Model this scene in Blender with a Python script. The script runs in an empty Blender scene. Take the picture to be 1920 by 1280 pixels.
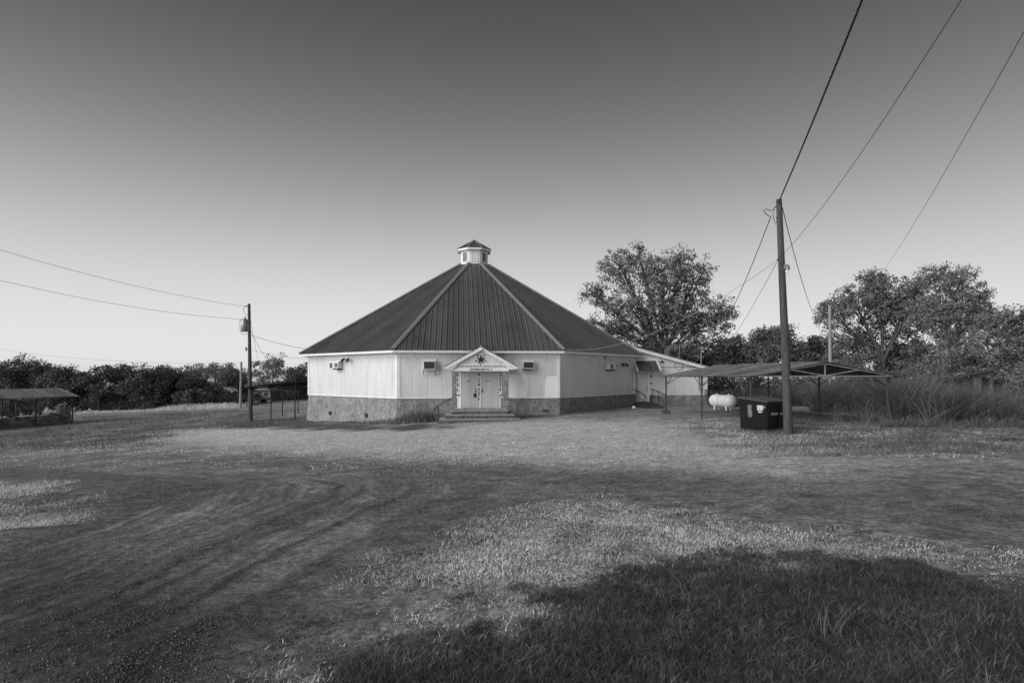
import bpy, math, random
import numpy as np
from mathutils import Vector, Matrix

# ------------------------------------------------------------------ camera / world / sun
F, HOR, CAMZ = 1067.0, 704.0, 1.65      # focal length in photo pixels, horizon row, eye height
scene = bpy.context.scene
col = scene.collection
cam_d = bpy.data.cameras.new('camera')
cam = bpy.data.objects.new('camera', cam_d)
col.objects.link(cam)
cam.location = (0, 0, CAMZ)
cam.rotation_euler = (math.radians(90), 0, 0)
cam_d.sensor_width = 36.0
cam_d.lens = 36.0 * F / 1920.0
cam_d.shift_y = (HOR - 640.0) / 1920.0
cam_d.clip_start = 0.1
cam_d.clip_end = 3000.0
scene.camera = cam

SUN_EL = math.radians(22.0)
SUN_FROM = Vector((-0.84, -0.54, 0)).normalized()      # compass direction the light comes from
w = bpy.data.worlds.new('World')
scene.world = w
w.use_nodes = True
nt = w.node_tree
nt.nodes.clear()
sky = nt.nodes.new('ShaderNodeTexSky')
sky.sky_type = 'NISHITA'
sky.sun_disc = False
sky.sun_elevation = SUN_EL
sky.sun_rotation = math.atan2(SUN_FROM.x, SUN_FROM.y)
sky.air_density = 1.0
sky.dust_density = 1.0
sky.ozone_density = 1.0
sep = nt.nodes.new('ShaderNodeSeparateColor')          # black and white through a red filter
def wmath(op, a, b=None):
    m = nt.nodes.new('ShaderNodeMath'); m.operation = op
    for i, x in enumerate((a, b)):
        if x is None: continue
        if isinstance(x, (int, float)): m.inputs[i].default_value = x
        else: nt.links.new(x, m.inputs[i])
    return m.outputs[0]
bg = nt.nodes.new('ShaderNodeBackground'); bg.inputs['Strength'].default_value = 0.10
wo = nt.nodes.new('ShaderNodeOutputWorld')
# clear, even sky: it changes with height above the horizon only
wtc = nt.nodes.new('ShaderNodeTexCoord'); wsp = nt.nodes.new('ShaderNodeSeparateXYZ'); wcb = nt.nodes.new('ShaderNodeCombineXYZ')
nt.links.new(wtc.outputs['Generated'], wsp.inputs[0])
nt.links.new(wsp.outputs[2], wcb.inputs[2])
nt.links.new(wmath('SQRT', wmath('SUBTRACT', 1.0, wmath('MULTIPLY', wsp.outputs[2], wsp.outputs[2]))), wcb.inputs[1])
nt.links.new(wcb.outputs[0], sky.inputs[0])
nt.links.new(sky.outputs[0], sep.inputs[0])
x2 = wmath('POWER', sep.outputs[0], 3.0)               # contrasty film with a soft shoulder
film = wmath('MULTIPLY', wmath('DIVIDE', x2, wmath('ADD', x2, 7.6)), 6.5)
nt.links.new(film, bg.inputs['Color'])
nt.links.new(bg.outputs[0], wo.inputs[0])

sun_d = bpy.data.lights.new('sun', 'SUN')
sun_d.energy = 3.3
sun_d.angle = math.radians(65)
sun = bpy.data.objects.new('sun', sun_d)
col.objects.link(sun)
sd = Vector((SUN_FROM.x * math.cos(SUN_EL), SUN_FROM.y * math.cos(SUN_EL), math.sin(SUN_EL)))
sun.rotation_euler = (-sd).to_track_quat('-Z', 'Y').to_euler()
sun.location = (-30, -20, 30)

vs = scene.view_settings
vs.view_transform = 'Standard'
vs.look = 'None'
vs.gamma = 1.0
vs.use_curve_mapping = False
vs.exposure = 0.35
scene.cycles.use_denoising = True

rnd = random.Random(7)
rng = np.random.default_rng(7)

# ------------------------------------------------------------------ terrain and pixel helpers
def softmin(v, m, k):
    return -np.logaddexp(-np.asarray(v, float) / k, -m / k) * k
def gz(x, y):
    """height of the ground (world z, 0 = under the camera)"""
    x = np.asarray(x, float); y = np.asarray(y, float)
    xr = softmin(np.maximum(x, 0), 9.5, 2.0) - softmin(0.0, 9.5, 2.0)
    xl = -(softmin(np.maximum(-x, 0), 75.0, 12.0) - softmin(0.0, 75.0, 12.0))
    yy = softmin(np.maximum(y, -20), 21.0, 2.5)
    z = 0.034 * xr + 0.046 * xl - 0.033 * yy
    z = z + 0.02 * np.sin(x * 0.7 + 1.3) * np.sin(y * 0.55) + 0.012 * np.sin(x * 1.9 - y * 1.3)
    return z
def ray(u, v):
    return np.array([(u - 960.0) / F, 1.0, (HOR - v) / F])
def P(u, v, Y):
    d = ray(u, v)
    return Vector((d[0] * Y, Y, CAMZ + d[2] * Y))
def G(u, v):
    """where the line of sight through a pixel meets the ground"""
    d = ray(u, v)
    lo, hi = 1.0, 400.0
    for _ in range(60):
        m = (lo + hi) / 2
        if CAMZ + d[2] * m > float(gz(d[0] * m, m)): lo = m
        else: hi = m
    return Vector((d[0] * lo, lo, float(gz(d[0] * lo, lo))))
def on_ground(u, Y):
    x = (u - 960.0) / F * Y
    return Vector((x, Y, float(gz(x, Y))))

# ------------------------------------------------------------------ materials
MATS = {}
def mat(name, base, rough=0.7, var=0.25, scale=3.0, bump=0.0, bscale=20.0, metal=0.0, spec=0.4,
        stretch=(1, 1, 1), fine=0.0, fscale=40.0, transl=0.0, stain=0.0, objvar=0.0):
    m = bpy.data.materials.new(name)
    m.use_nodes = True
    t = m.node_tree; n = t.nodes; L = t.links
    b = n['Principled BSDF']
    b.inputs['Roughness'].default_value = rough
    b.inputs['Metallic'].default_value = metal
    b.inputs['Specular IOR Level'].default_value = spec
    tc = n.new('ShaderNodeTexCoord')
    mp = n.new('ShaderNodeMapping'); mp.inputs['Scale'].default_value = stretch
    L.new(tc.outputs['Object'], mp.inputs[0])
    nz = n.new('ShaderNodeTexNoise'); nz.inputs['Scale'].default_value = scale; nz.inputs['Detail'].default_value = 6
    nz.inputs['Roughness'].default_value = 0.65
    L.new(mp.outputs[0], nz.inputs['Vector'])
    mr = n.new('ShaderNodeMapRange'); mr.inputs[1].default_value = 0.3; mr.inputs[2].default_value = 0.7
    mr.inputs[3].default_value = base * (1 - var); mr.inputs[4].default_value = base * (1 + var)
    L.new(nz.outputs[0], mr.inputs[0])
    out = mr.outputs[0]
    if fine > 0:
        n2 = n.new('ShaderNodeTexNoise'); n2.inputs['Scale'].default_value = fscale; n2.inputs['Detail'].default_value = 3
        L.new(mp.outputs[0], n2.inputs['Vector'])
        r2 = n.new('ShaderNodeMapRange'); r2.inputs[1].default_value = 0.3; r2.inputs[2].default_value = 0.7
        r2.inputs[3].default_value = 1 - fine; r2.inputs[4].default_value = 1 + fine
        L.new(n2.outputs[0], r2.inputs[0])
        mu = n.new('ShaderNodeMath'); mu.operation = 'MULTIPLY'
        L.new(out, mu.inputs[0]); L.new(r2.outputs[0], mu.inputs[1]); out = mu.outputs[0]
    if stain > 0:                                   # dirty runs down the surface
        m3 = n.new('ShaderNodeMapping'); m3.inputs['Scale'].default_value = (5, 5, 0.35)
        L.new(tc.outputs['Object'], m3.inputs[0])
        n3 = n.new('ShaderNodeTexNoise'); n3.inputs['Scale'].default_value = 1.3; n3.inputs['Detail'].default_value = 7
        L.new(m3.outputs[0], n3.inputs['Vector'])
        r3 = n.new('ShaderNodeMapRange'); r3.inputs[1].default_value = 0.42; r3.inputs[2].default_value = 0.72
        r3.inputs[3].default_value = 1; r3.inputs[4].default_value = 1 - stain
        L.new(n3.outputs[0], r3.inputs[0])
        mu = n.new('ShaderNodeMath'); mu.operation = 'MULTIPLY'
        L.new(out, mu.inputs[0]); L.new(r3.outputs[0], mu.inputs[1]); out = mu.outputs[0]
    if objvar > 0:
        oi = n.new('ShaderNodeObjectInfo'); r4 = n.new('ShaderNodeMapRange'); r4.inputs[3].default_value = 1 - objvar; r4.inputs[4].default_value = 1 + objvar
        L.new(oi.outputs['Random'], r4.inputs[0])
        mu = n.new('ShaderNodeMath'); mu.operation = 'MULTIPLY'
        L.new(out, mu.inputs[0]); L.new(r4.outputs[0], mu.inputs[1]); out = mu.outputs[0]
    L.new(out, b.inputs['Base Color'])
    if bump > 0:
        nb = n.new('ShaderNodeTexNoise'); nb.inputs['Scale'].default_value = bscale; nb.inputs['Detail'].default_value = 5
        L.new(mp.outputs[0], nb.inputs['Vector'])
        bp = n.new('ShaderNodeBump'); bp.inputs['Strength'].default_value = bump; bp.inputs['Distance'].default_value = 0.03
        L.new(nb.outputs[0], bp.inputs['Height']); L.new(bp.outputs[0], b.inputs['Normal'])
    if transl > 0:
        tr = n.new('ShaderNodeBsdfTranslucent'); L.new(out, tr.inputs['Color'])
        mx = n.new('ShaderNodeMixShader'); mx.inputs[0].default_value = transl
        L.new(b.outputs[0], mx.inputs[1]); L.new(tr.outputs[0], mx.inputs[2])
        L.new(mx.outputs[0], n['Material Output'].inputs[0])
    MATS[name] = m
    return m
mat('siding', 0.64, 0.38, 0.06, 0.8, spec=0.5, fine=0.04, fscale=9, stain=0.16)
mat('fresh_paint', 0.80, 0.42, 0.03, 1.0)
mat('white_trim', 0.74, 0.45, 0.08, 2.0, stain=0.12)
mat('stucco', 0.23, 0.9, 0.30, 2.2, bump=0.9, bscale=9, fine=0.45, fscale=14, stain=0.25)
mat('roof_metal', 0.085, 0.42, 0.16, 0.6, spec=0.15, fine=0.08, fscale=5, objvar=0.14)
mat('roof_cap', 0.20, 0.4, 0.10, 2.0, spec=0.3)
mat('concrete', 0.32, 0.9, 0.30, 3.0, bump=0.5, bscale=30, fine=0.25, stain=0.3)
mat('step_riser', 0.13, 0.9, 0.4, 2.5, bump=0.6, bscale=20, fine=0.4, fscale=18, stain=0.5)
mat('old_wood', 0.065, 0.85, 0.35, 2.0, bump=0.8, bscale=12, stretch=(6, 6, 0.5), fine=0.35, fscale=10)
mat('grey_wood', 0.26, 0.85, 0.35, 2.0, bump=0.6, bscale=12, stretch=(6, 6, 0.5), fine=0.3, fscale=10)
mat('dark_metal', 0.035, 0.55, 0.3, 5.0)
mat('black_metal', 0.005, 0.5, 0.5, 2.0, spec=0.2, stain=0.3)
mat('rusty_sheet', 0.17, 0.65, 0.40, 1.6, fine=0.3, fscale=9, stain=0.4, objvar=0.3)
mat('lid_plastic', 0.05, 0.45, 0.3, 3.0)
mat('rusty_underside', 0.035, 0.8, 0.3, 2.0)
mat('galvanised', 0.34, 0.45, 0.15, 4.0, metal=0.5)
mat('tank_paint', 0.72, 0.35, 0.06, 1.5, stain=0.10)
mat('appliance', 0.60, 0.5, 0.10, 3.0)
mat('dark_grille', 0.025, 0.7, 0.3, 12.0)
mat('screen_mesh', 0.07, 0.7, 0.15, 12.0)
mat('door_paint', 0.56, 0.45, 0.05, 1.5, stain=0.12)
mat('dark_paint', 0.02, 0.6, 0.2, 5.0)
mat('bark', 0.09, 0.9, 0.35, 3.0, bump=0.8, bscale=15, stretch=(4, 4, 1))
mat('pale_bark', 0.24, 0.9, 0.35, 3.0, bump=0.6, bscale=15, stretch=(4, 4, 1))
mat('leaves_dark', 0.085, 0.6, 0.45, 0.9, fine=0.45, fscale=6, transl=0.25)
mat('leaves_mid', 0.21, 0.6, 0.45, 0.9, fine=0.45, fscale=6, transl=0.3)
mat('leaves_pale', 0.16, 0.6, 0.40, 0.9, fine=0.4, fscale=6, transl=0.3)
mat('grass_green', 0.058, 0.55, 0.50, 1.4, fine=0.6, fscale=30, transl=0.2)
mat('grass_dry', 0.66, 0.7, 0.35, 1.2, fine=0.45, fscale=30, transl=0.2)
mat('reeds', 0.16, 0.7, 0.45, 0.7, fine=0.5, fscale=6, transl=0.2)
mat('gravel_stone', 0.11, 0.8, 0.5, 9.0, fine=0.5, fscale=25)
mat('weathered_board', 0.13, 0.85, 0.5, 2.0, stretch=(6, 6, .5), fine=.4, fscale=10, objvar=.35)
mat('rubble', 0.20, 0.9, 0.5, 2.5, bump=0.6, bscale=10, objvar=0.6)
mat('pale_junk', 0.5, 0.8, 0.4, 2.0)
mat('dull_tin', 0.10, 0.7, 0.4, 5.0)
mat('brush_stems', 0.13, 0.7, 0.5, 0.7, fine=0.5, fscale=6, transl=0.2)
mat('wire', 0.015, 0.6, 0.1)
mat('pale_wire', 0.30, 0.6, 0.1)
mat('white_plastic', 0.8, 0.4, 0.03)

# ------------------------------------------------------------------ mesh helpers
def mesh_np(name, v, faces):
    """v (N,3) floats; faces: list of int arrays, each (M,k)"""
    me = bpy.data.meshes.new(name)
    v = np.ascontiguousarray(v, dtype=np.float32)
    me.vertices.add(len(v)); me.vertices.foreach_set('co', v.ravel())
    if not isinstance(faces, (list, tuple)): faces = [faces]
    loops = np.concatenate([f.ravel() for f in faces]).astype(np.int32)
    tot = np.concatenate([np.full(len(f), f.shape[1]) for f in faces]).astype(np.int32)
    st = np.concatenate([[0], np.cumsum(tot)[:-1]]).astype(np.int32)
    me.loops.add(len(loops)); me.loops.foreach_set('vertex_index', loops)
    me.polygons.add(len(tot)); me.polygons.foreach_set('loop_start', st); me.polygons.foreach_set('loop_total', tot)
    me.update(calc_edges=True)
    me.validate()
    return me
def link(o, parent=None):
    col.objects.link(o)
    if parent is not None: o.parent = parent
    return o
def set_tags(o, label=None, cat=None, group=None, kind=None):
    if label: o['label'] = label
    if cat: o['category'] = cat
    if group: o['group'] = group
    if kind: o['kind'] = kind
    return o
def empty(name, loc, label=None, cat=None, group=None, rz=0.0):
    o = bpy.data.objects.new(name, None)
    o.empty_display_size = 0.3
    o.location = loc; o.rotation_euler = (0, 0, rz)
    col.objects.link(o)
    return set_tags(o, label, cat, group)
class MB:
    """collects simple shapes into one mesh"""
    def __init__(s): s.v = []; s.f = []; s.sm = []
    def add(s, vs, fs, smooth=False):
        o = len(s.v)
        s.v += [tuple(p) for p in vs]
        s.f += [tuple(i + o for i in f) for f in fs]
        s.sm += [smooth] * len(fs)
        return s
    def box(s, x0, x1, y0, y1, z0, z1):
        vs = [(x0, y0, z0), (x1, y0, z0), (x1, y1, z0), (x0, y1, z0), (x0, y0, z1), (x1, y0, z1), (x1, y1, z1), (x0, y1, z1)]
        return s.add(vs, [(0, 3, 2, 1), (4, 5, 6, 7), (0, 1, 5, 4), (1, 2, 6, 5), (2, 3, 7, 6), (3, 0, 4, 7)])
    def bar(s, a, b, wd, h=None, up=(0, 0, 1)):
        h = h or wd
        a = Vector(a); b = Vector(b); d = (b - a).normalized()
        u = Vector(up)
        if abs(d.dot(u)) > 0.98: u = Vector((0, 1, 0))
        x = d.cross(u).normalized(); y = x.cross(d).normalized()
        vs = [p + x * sx * wd / 2 + y * sy * h / 2 for p in (a, b) for sx, sy in ((-1, -1), (1, -1), (1, 1), (-1, 1))]
        return s.add(vs, [(0, 1, 2, 3), (7, 6, 5, 4), (0, 4, 5, 1), (1, 5, 6, 2), (2, 6, 7, 3), (3, 7, 4, 0)])
    def tube(s, pts, rad, n=8, cap=True, smooth=True):
        pts = [Vector(p) for p in pts]
        if not isinstance(rad, (list, tuple)): rad = [rad] * len(pts)
        vs = []; fs = []
        d0 = (pts[1] - pts[0]).normalized()
        ref = Vector((0, 0, 1)) if abs(d0.z) < 0.9 else Vector((1, 0, 0))
        x = d0.cross(ref).normalized()
        for i, p in enumerate(pts):
            d = (pts[min(i + 1, len(pts) - 1)] - pts[max(i - 1, 0)]).normalized()
            x = (x - d * x.dot(d)).normalized(); y = d.cross(x)
            for k in range(n):
                a = 2 * math.pi * k / n
                vs.append(p + (x * math.cos(a) + y * math.sin(a)) * rad[i])
        for i in range(len(pts) - 1):
            for k in range(n):
                fs.append((i * n + k, i * n + (k + 1) % n, (i + 1) * n + (k + 1) % n, (i + 1) * n + k))
        s.add(vs, fs, smooth)
        if cap:
            s.add(vs[:n], [tuple(range(n - 1, -1, -1))]); s.add(vs[-n:], [tuple(range(n))])
        return s
    def prism(s, poly, y0, y1):
        """poly: (x,z) outline counter-clockwise seen from -y; extruded from y0 (front) to y1"""
        n = len(poly)
        vs = [(x, y0, z) for x, z in poly] + [(x, y1, z) for x, z in poly]
        fs = [tuple(range(n)), tuple(range(2 * n - 1, n - 1, -1))]
        fs += [(i, i + n, (i + 1) % n + n, (i + 1) % n) for i in range(n)]
        return s.add(vs, fs)
    def mesh(s, name):
        me = bpy.data.meshes.new(name)
        me.from_pydata([tuple(p) for p in s.v], [], s.f)
        if any(s.sm): me.polygons.foreach_set('use_smooth', s.sm)
        me.update()
        return me
    def build(s, name, m, parent=None, bevel=0.0, label=None, cat=None, group=None, kind=None):
        me = s.mesh(name)
        me.materials.append(MATS[m])
        o = bpy.data.objects.new(name, me)
        link(o, parent)
        if bevel > 0:
            bv = o.modifiers.new('bevel', 'BEVEL'); bv.width = bevel; bv.segments = 2; bv.limit_method = 'ANGLE'
        return set_tags(o, label, cat, group, kind)
def np_obj(name, v, f, m, parent=None, label=None, cat=None, group=None, kind=None, smooth=False):
    me = mesh_np(name, v, f)
    me.materials.append(MATS[m])
    if smooth: me.polygons.foreach_set('use_smooth', np.ones(len(me.polygons), bool))
    o = bpy.data.objects.new(name, me)
    link(o, parent)
    return set_tags(o, label, cat, group, kind)

# ------------------------------------------------------------------ ground
def world_poly(px):
    return np.array([[G(u, v).x, G(u, v).y] for u, v in px])
def seg_dist(p, poly, closed=True):
    d = np.full(len(p), 1e9)
    n = len(poly)
    for i in range(n if closed else n - 1):
        a = poly[i]; b = poly[(i + 1) % n]; ab = b - a
        t = np.clip(((p - a) @ ab) / (ab @ ab + 1e-9), 0, 1)
        q = a + t[:, None] * ab
        d = np.minimum(d, np.hypot(*(p - q).T))
    return d
def inside(p, poly):
    r = np.zeros(len(p), bool); n = len(poly)
    for i in range(n):
        a = poly[i]; b = poly[(i + 1) % n]
        c = ((a[1] > p[:, 1]) != (b[1] > p[:, 1])) & (p[:, 0] < (b[0] - a[0]) * (p[:, 1] - a[1]) / (b[1] - a[1] + 1e-12) + a[0])
        r ^= c
    return r
def area_mask(p, poly, soft):
    d = seg_dist(p, poly)
    s = np.where(inside(p, poly), d, -d)
    return np.clip(0.5 + s / (2 * soft), 0, 1)
def band_mask(p, line, width, soft):
    return np.clip(0.5 + (width / 2 - seg_dist(p, line, False)) / (2 * soft), 0, 1)

# value noise for ragged edges
_g = rng.random((128, 128))
def vnoise(x, y):
    xi = np.floor(x).astype(int); yi = np.floor(y).astype(int)
    fx = x - xi; fy = y - yi
    fx = fx * fx * (3 - 2 * fx); fy = fy * fy * (3 - 2 * fy)
    g = lambda a, b: _g[a % 128, b % 128]
    return (g(xi, yi) * (1 - fx) + g(xi + 1, yi) * fx) * (1 - fy) + (g(xi, yi + 1) * (1 - fx) + g(xi + 1, yi + 1) * fx) * fy
def fbm(x, y, o=4):
    s = 0; a = 0.5
    for i in range(o):
        s = s + a * vnoise(x * 2 ** i + 17.3 * i, y * 2 ** i + 5.1 * i); a *= 0.5
    return s / (1 - 0.5 ** o)

PX = dict(
    drive_right=[(2050, 1000), (1920, 972), (1700, 945), (1500, 927), (1250, 908), (1000, 893), (800, 882), (550, 868), (300, 860), (0, 862)],
    yard=[(-420, 868), (0, 866), (420, 872), (700, 880), (930, 902), (1000, 935), (900, 985), (780, 1045), (730, 1110), (690, 1180), (620, 1290), (300, 1900), (-600, 1700)],
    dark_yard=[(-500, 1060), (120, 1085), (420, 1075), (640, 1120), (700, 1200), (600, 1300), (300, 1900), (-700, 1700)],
    dry=[(770, 1045), (880, 990), (1010, 950), (1150, 938), (1260, 960), (1400, 985), (1600, 1010), (1780, 1040), (1930, 1062), (1930, 1110), (1700, 1075), (1500, 1060), (1300, 1060), (1150, 1115), (960, 1175), (800, 1225), (680, 1290), (560, 1290), (640, 1180), (700, 1110)],
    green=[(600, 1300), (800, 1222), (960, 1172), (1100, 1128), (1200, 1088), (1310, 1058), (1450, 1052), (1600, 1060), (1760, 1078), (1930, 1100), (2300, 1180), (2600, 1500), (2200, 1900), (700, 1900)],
    island=[(-200, 905), (60, 898), (150, 915), (175, 940), (120, 978), (40, 1003), (-200, 1030)],
    sand=[(330, 806), (600, 800), (900, 792), (1200, 786), (1330, 815), (1480, 848), (1640, 868), (1500, 893), (1250, 880), (1000, 866), (700, 852), (450, 838), (300, 826)],
    dark_strip=[(440, 800), (470, 786), (560, 783), (590, 792), (760, 798), (830, 793), (860, 800), (740, 808), (600, 806)],
)
ARC_IN = [(-250, 1085), (60, 1035), (225, 985), (330, 940), (352, 908), (280, 888), (100, 876)]
ARC_OUT = [(60, 1330), (400, 1140), (640, 1015), (800, 945), (850, 908), (720, 888), (450, 874)]
ARCS = []          # (world line, width, strength): wheel tracks swinging round the island
for i in range(34):
    t = (i + rnd.uniform(-.4, .4)) / 33
    ARCS.append(([(a[0] * (1 - t) + b[0] * t, a[1] * (1 - t) + b[1] * t) for a, b in zip(ARC_IN, ARC_OUT)], rnd.uniform(.01, .16), rnd.uniform(.4, 1.0) if i % 3 != 1 else -rnd.uniform(.2, .55)))
for dv_ in (-16, -10, -5, 1, 7, 13, 20):
    ARCS.append(([(400, 878 + dv_ * .6), (800, 893 + dv_ * .8), (1150, 908 + dv_), (1500, 928 + dv_ * 1.3), (1950, 972 + dv_ * 2)], rnd.uniform(.04, .2), rnd.uniform(.25, .6) * rnd.choice((-1, 1))))
POLY = {k: world_poly(v) for k, v in PX.items() if k != 'drive_right'}
DRIVE = world_poly(PX['drive_right'])
RUTL = [(world_poly(r), w_, k_) for r, w_, k_ in ARCS]
def masks(x, y, tracks=False):
    r = np.hypot(x, y)
    amp = np.clip(r * 0.06, 0.2, 1.6)
    px = x + (fbm(x * 0.8, y * 0.8) - 0.5) * amp * 1.6
    py = y + (fbm(x * 0.8 + 40, y * 0.8 + 9) - 0.5) * amp * 1.6
    p = np.stack([px, py], 1)
    m = {}
    m['gravel'] = np.maximum(.6 * band_mask(p, DRIVE, 2.2, 1.2), area_mask(p, POLY['yard'], 2.2))
    m['dry'] = np.maximum(area_mask(p, POLY['dry'], 0.8), area_mask(p, POLY['island'], 0.9) * 0.6)
    p2 = p + np.stack([(fbm(x * 3.1 + 7, y * 3.1) - .5) * 1.5, (fbm(x * 3.1, y * 3.1 + 31) - .5) * 1.5], 1)
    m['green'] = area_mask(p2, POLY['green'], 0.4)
    m['vignette_gravel'] = area_mask(p, POLY['dark_yard'], 1.0)  # near-left gravel that carries the painted vignette
    m['sand'] = area_mask(p, POLY['sand'], 1.6)
    m['strip'] = area_mask(p, POLY['dark_strip'], 0.8)
    ru = np.zeros(len(p)); dk = np.zeros(len(p))
    if tracks:
        q_ = np.stack([x + (fbm(x * .6, y * .6) - .5) * .7, y + (fbm(x * .6 + 9, y * .6) - .5) * .7], 1)
        rag = np.clip(2.2 * (fbm(x * .9 + 5, y * .9) - .12), 0, 1.15)
        for L, w_, k_ in RUTL:
            v_ = abs(k_) * rag * np.clip(1.0 - np.maximum(seg_dist(q_, L, False) - w_ / 2, 0) / (.045 + .007 * r), 0, 1)
            if k_ > 0: ru = np.maximum(ru, v_)
            else: dk = np.maximum(dk, v_)
    ru = np.clip(ru, 0, 1); m['churn'] = np.clip(dk, 0, 1)
    m['rut'] = ru
    m['dry'] = m['dry'] * (1 - m['green'])
    m['gravel'] = m['gravel'] * (1 - m['green'])
    return m

def make_ground():
    r = np.concatenate([np.geomspace(1.2, 60, 560), np.geomspace(61, 900, 60)])
    a_front = np.linspace(-52, 52, 520)
    a_back = np.linspace(55, 305, 60)
    a = np.radians(np.concatenate([a_front, a_back]))
    R, A = np.meshgrid(r, a, indexing='ij')
    X = (R * np.sin(A)).ravel(); Y = (R * np.cos(A)).ravel()
    m = masks(X, Y, True)
    Z = gz(X, Y)
    near = np.clip(1 - np.hypot(X, Y) / 45, 0, 1)
    Z = Z + near * ((fbm(X * 1.7, Y * 1.7) - 0.5) * 0.05 + (fbm(X * 7, Y * 7) - 0.5) * 0.025) - m['rut'] * 0.012 * near
    far = np.clip((np.hypot(X, Y) - 110) / 300, 0, 1)
    Z = Z - far * 2.0
    nr, na = len(r), len(a)
    i, j = np.meshgrid(np.arange(nr - 1), np.arange(na), indexing='ij')
    jn = (j + 1) % na
    q = np.stack([i * na + j, (i + 1) * na + j, (i + 1) * na + jn, i * na + jn], -1).reshape(-1, 4)
    V = np.stack([X, Y, Z], 1)
    V = np.vstack([V, [[0, 0, float(gz(0, 0))]]])
    c = len(V) - 1
    jj = np.arange(na)
    tri = np.stack([jj, (jj + 1) % na, np.full(na, c)], 1)[:, ::-1]
    me = mesh_np('ground', V, [q[:, ::-1], tri[:, ::-1]])
    n = len(V)
    def attr(nm, arr):
        at = me.attributes.new(nm, 'FLOAT', 'POINT')
        at.data.foreach_set('value', np.append(arr, 0).astype(np.float32)[:n])
    for k in ('gravel', 'dry', 'green', 'sand', 'strip', 'rut', 'vignette_gravel', 'churn'): attr(k, m[k])
    me.polygons.foreach_set('use_smooth', np.ones(len(me.polygons), bool))
    gm = bpy.data.materials.new('ground')
    gm.use_nodes = True
    t = gm.node_tree; N = t.nodes; L = t.links
    b = N['Principled BSDF']; b.inputs['Roughness'].default_value = 0.95; b.inputs['Specular IOR Level'].default_value = 0.15
    geo = N.new('ShaderNodeNewGeometry')
    def noise(scale, detail=6, rough=0.65, vec=None):
        z = N.new('ShaderNodeTexNoise'); z.inputs['Scale'].default_value = scale; z.inputs['Detail'].default_value = detail
        z.inputs['Roughness'].default_value = rough
        L.new(vec or geo.outputs['Position'], z.inputs['Vector'])
        return z.outputs[0]
    def rmap(x, a0, a1, b0, b1):
        z = N.new('ShaderNodeMapRange'); z.inputs[1].default_value = a0; z.inputs[2].default_value = a1
        z.inputs[3].default_value = b0; z.inputs[4].default_value = b1
        L.new(x, z.inputs[0]); return z.outputs[0]
    def mathn(op, a0, a1):
        z = N.new('ShaderNodeMath'); z.operation = op
        for k, q0 in enumerate((a0, a1)):
            if isinstance(q0, (int, float)): z.inputs[k].default_value = q0
            else: L.new(q0, z.inputs[k])
        return z.outputs[0]
    def mixf(f, a0, a1):
        z = N.new('ShaderNodeMix'); z.data_type = 'FLOAT'
        L.new(f, z.inputs[0])
        for k, q0 in ((2, a0), (3, a1)):
            if isinstance(q0, (int, float)): z.inputs[k].default_value = q0
            else: L.new(q0, z.inputs[k])
        return z.outputs[0]
    def at(nm):
        z = N.new('ShaderNodeAttribute'); z.attribute_name = nm
        return z.outputs['Fac']
    n_big = noise(0.35); n_mid = noise(2.2, 7, 0.7); n_fine = noise(14, 6, 0.75); n_grit = noise(60, 4, 0.8)
    def cells(scale, lo, hi):
        z = N.new('ShaderNodeTexVoronoi'); z.inputs['Scale'].default_value = scale
        L.new(geo.outputs['Position'], z.inputs['Vector'])
        sp = N.new('ShaderNodeSeparateColor'); L.new(z.outputs['Color'], sp.inputs[0])
        return rmap(sp.outputs[0], 0, 1, lo, hi)
    grit = mathn('MULTIPLY', cells(11, 0.78, 1.22), cells(23, 0.68, 1.32))
    pebble = mathn('MULTIPLY', mathn('MULTIPLY', cells(34, 0.45, 1.6), cells(75, 0.6, 1.4)), cells(13, 0.6, 1.4))
    tuft = mathn('MULTIPLY', rmap(noise(5.5, 9, 0.78), 0.54, 0.62, 1.0, 0.5), rmap(noise(1.6, 8, 0.75), 0.57, 0.64, 1.0, 0.6))          # dark matted tufts
    def speck(lo, hi):
        return mathn('MULTIPLY', mathn('MULTIPLY', rmap(n_fine, 0.3, 0.7, lo, hi), rmap(n_grit, 0.25, 0.75, 0.6, 1.4)), grit)
    # plain worn grass and soil between everything else
    base = mathn('MULTIPLY', rmap(n_mid, 0.35, 0.65, 0.18, 0.42), speck(0.7, 1.3))
    base = mathn('MULTIPLY', mathn('MULTIPLY', base, tuft), rmap(n_big, 0.35, 0.65, 0.8, 1.25))
    sandc = mathn('MULTIPLY', rmap(n_mid, 0.32, 0.6, 0.46, 0.68), mathn('MULTIPLY', speck(0.8, 1.2), rmap(tuft, 0.5, 1.0, 0.68, 1.0)))
    c1 = mixf(at('sand'), base, sandc)
    c1 = mixf(at('strip'), c1, mathn('MULTIPLY', rmap(n_mid, 0.35, 0.65, 0.07, 0.15), speck(0.7, 1.3)))
    grav = mathn('MULTIPLY', rmap(n_mid, 0.35, 0.65, 0.10, 0.19), pebble)
    grav = mathn('MULTIPLY', grav, rmap(at('churn'), 0, 1, 1.0, 0.45))
    grav = mixf(at('vignette_gravel'), grav, mathn('MULTIPLY', grav, 0.28))  # dark gravel, with lens vignette also painted into its colour
    dusty = mathn('MULTIPLY', rmap(n_mid, 0.3, 0.7, 0.30, 0.46), speck(0.8, 1.2))
    # dust gathers in the wheel tracks
    dm = mathn('MULTIPLY', at('rut'), rmap(n_big, 0.4, 0.6, 0.5, 1.0))
    dm = mathn('MULTIPLY', dm, mixf(at('vignette_gravel'), 1.0, 0.35))
    grav = mixf(dm, grav, dusty)
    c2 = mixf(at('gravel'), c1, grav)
    dryc = mathn('MULTIPLY', mathn('MULTIPLY', rmap(n_mid, 0.35, 0.65, 0.15, 0.44), tuft), speck(0.5, 1.5))
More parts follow.
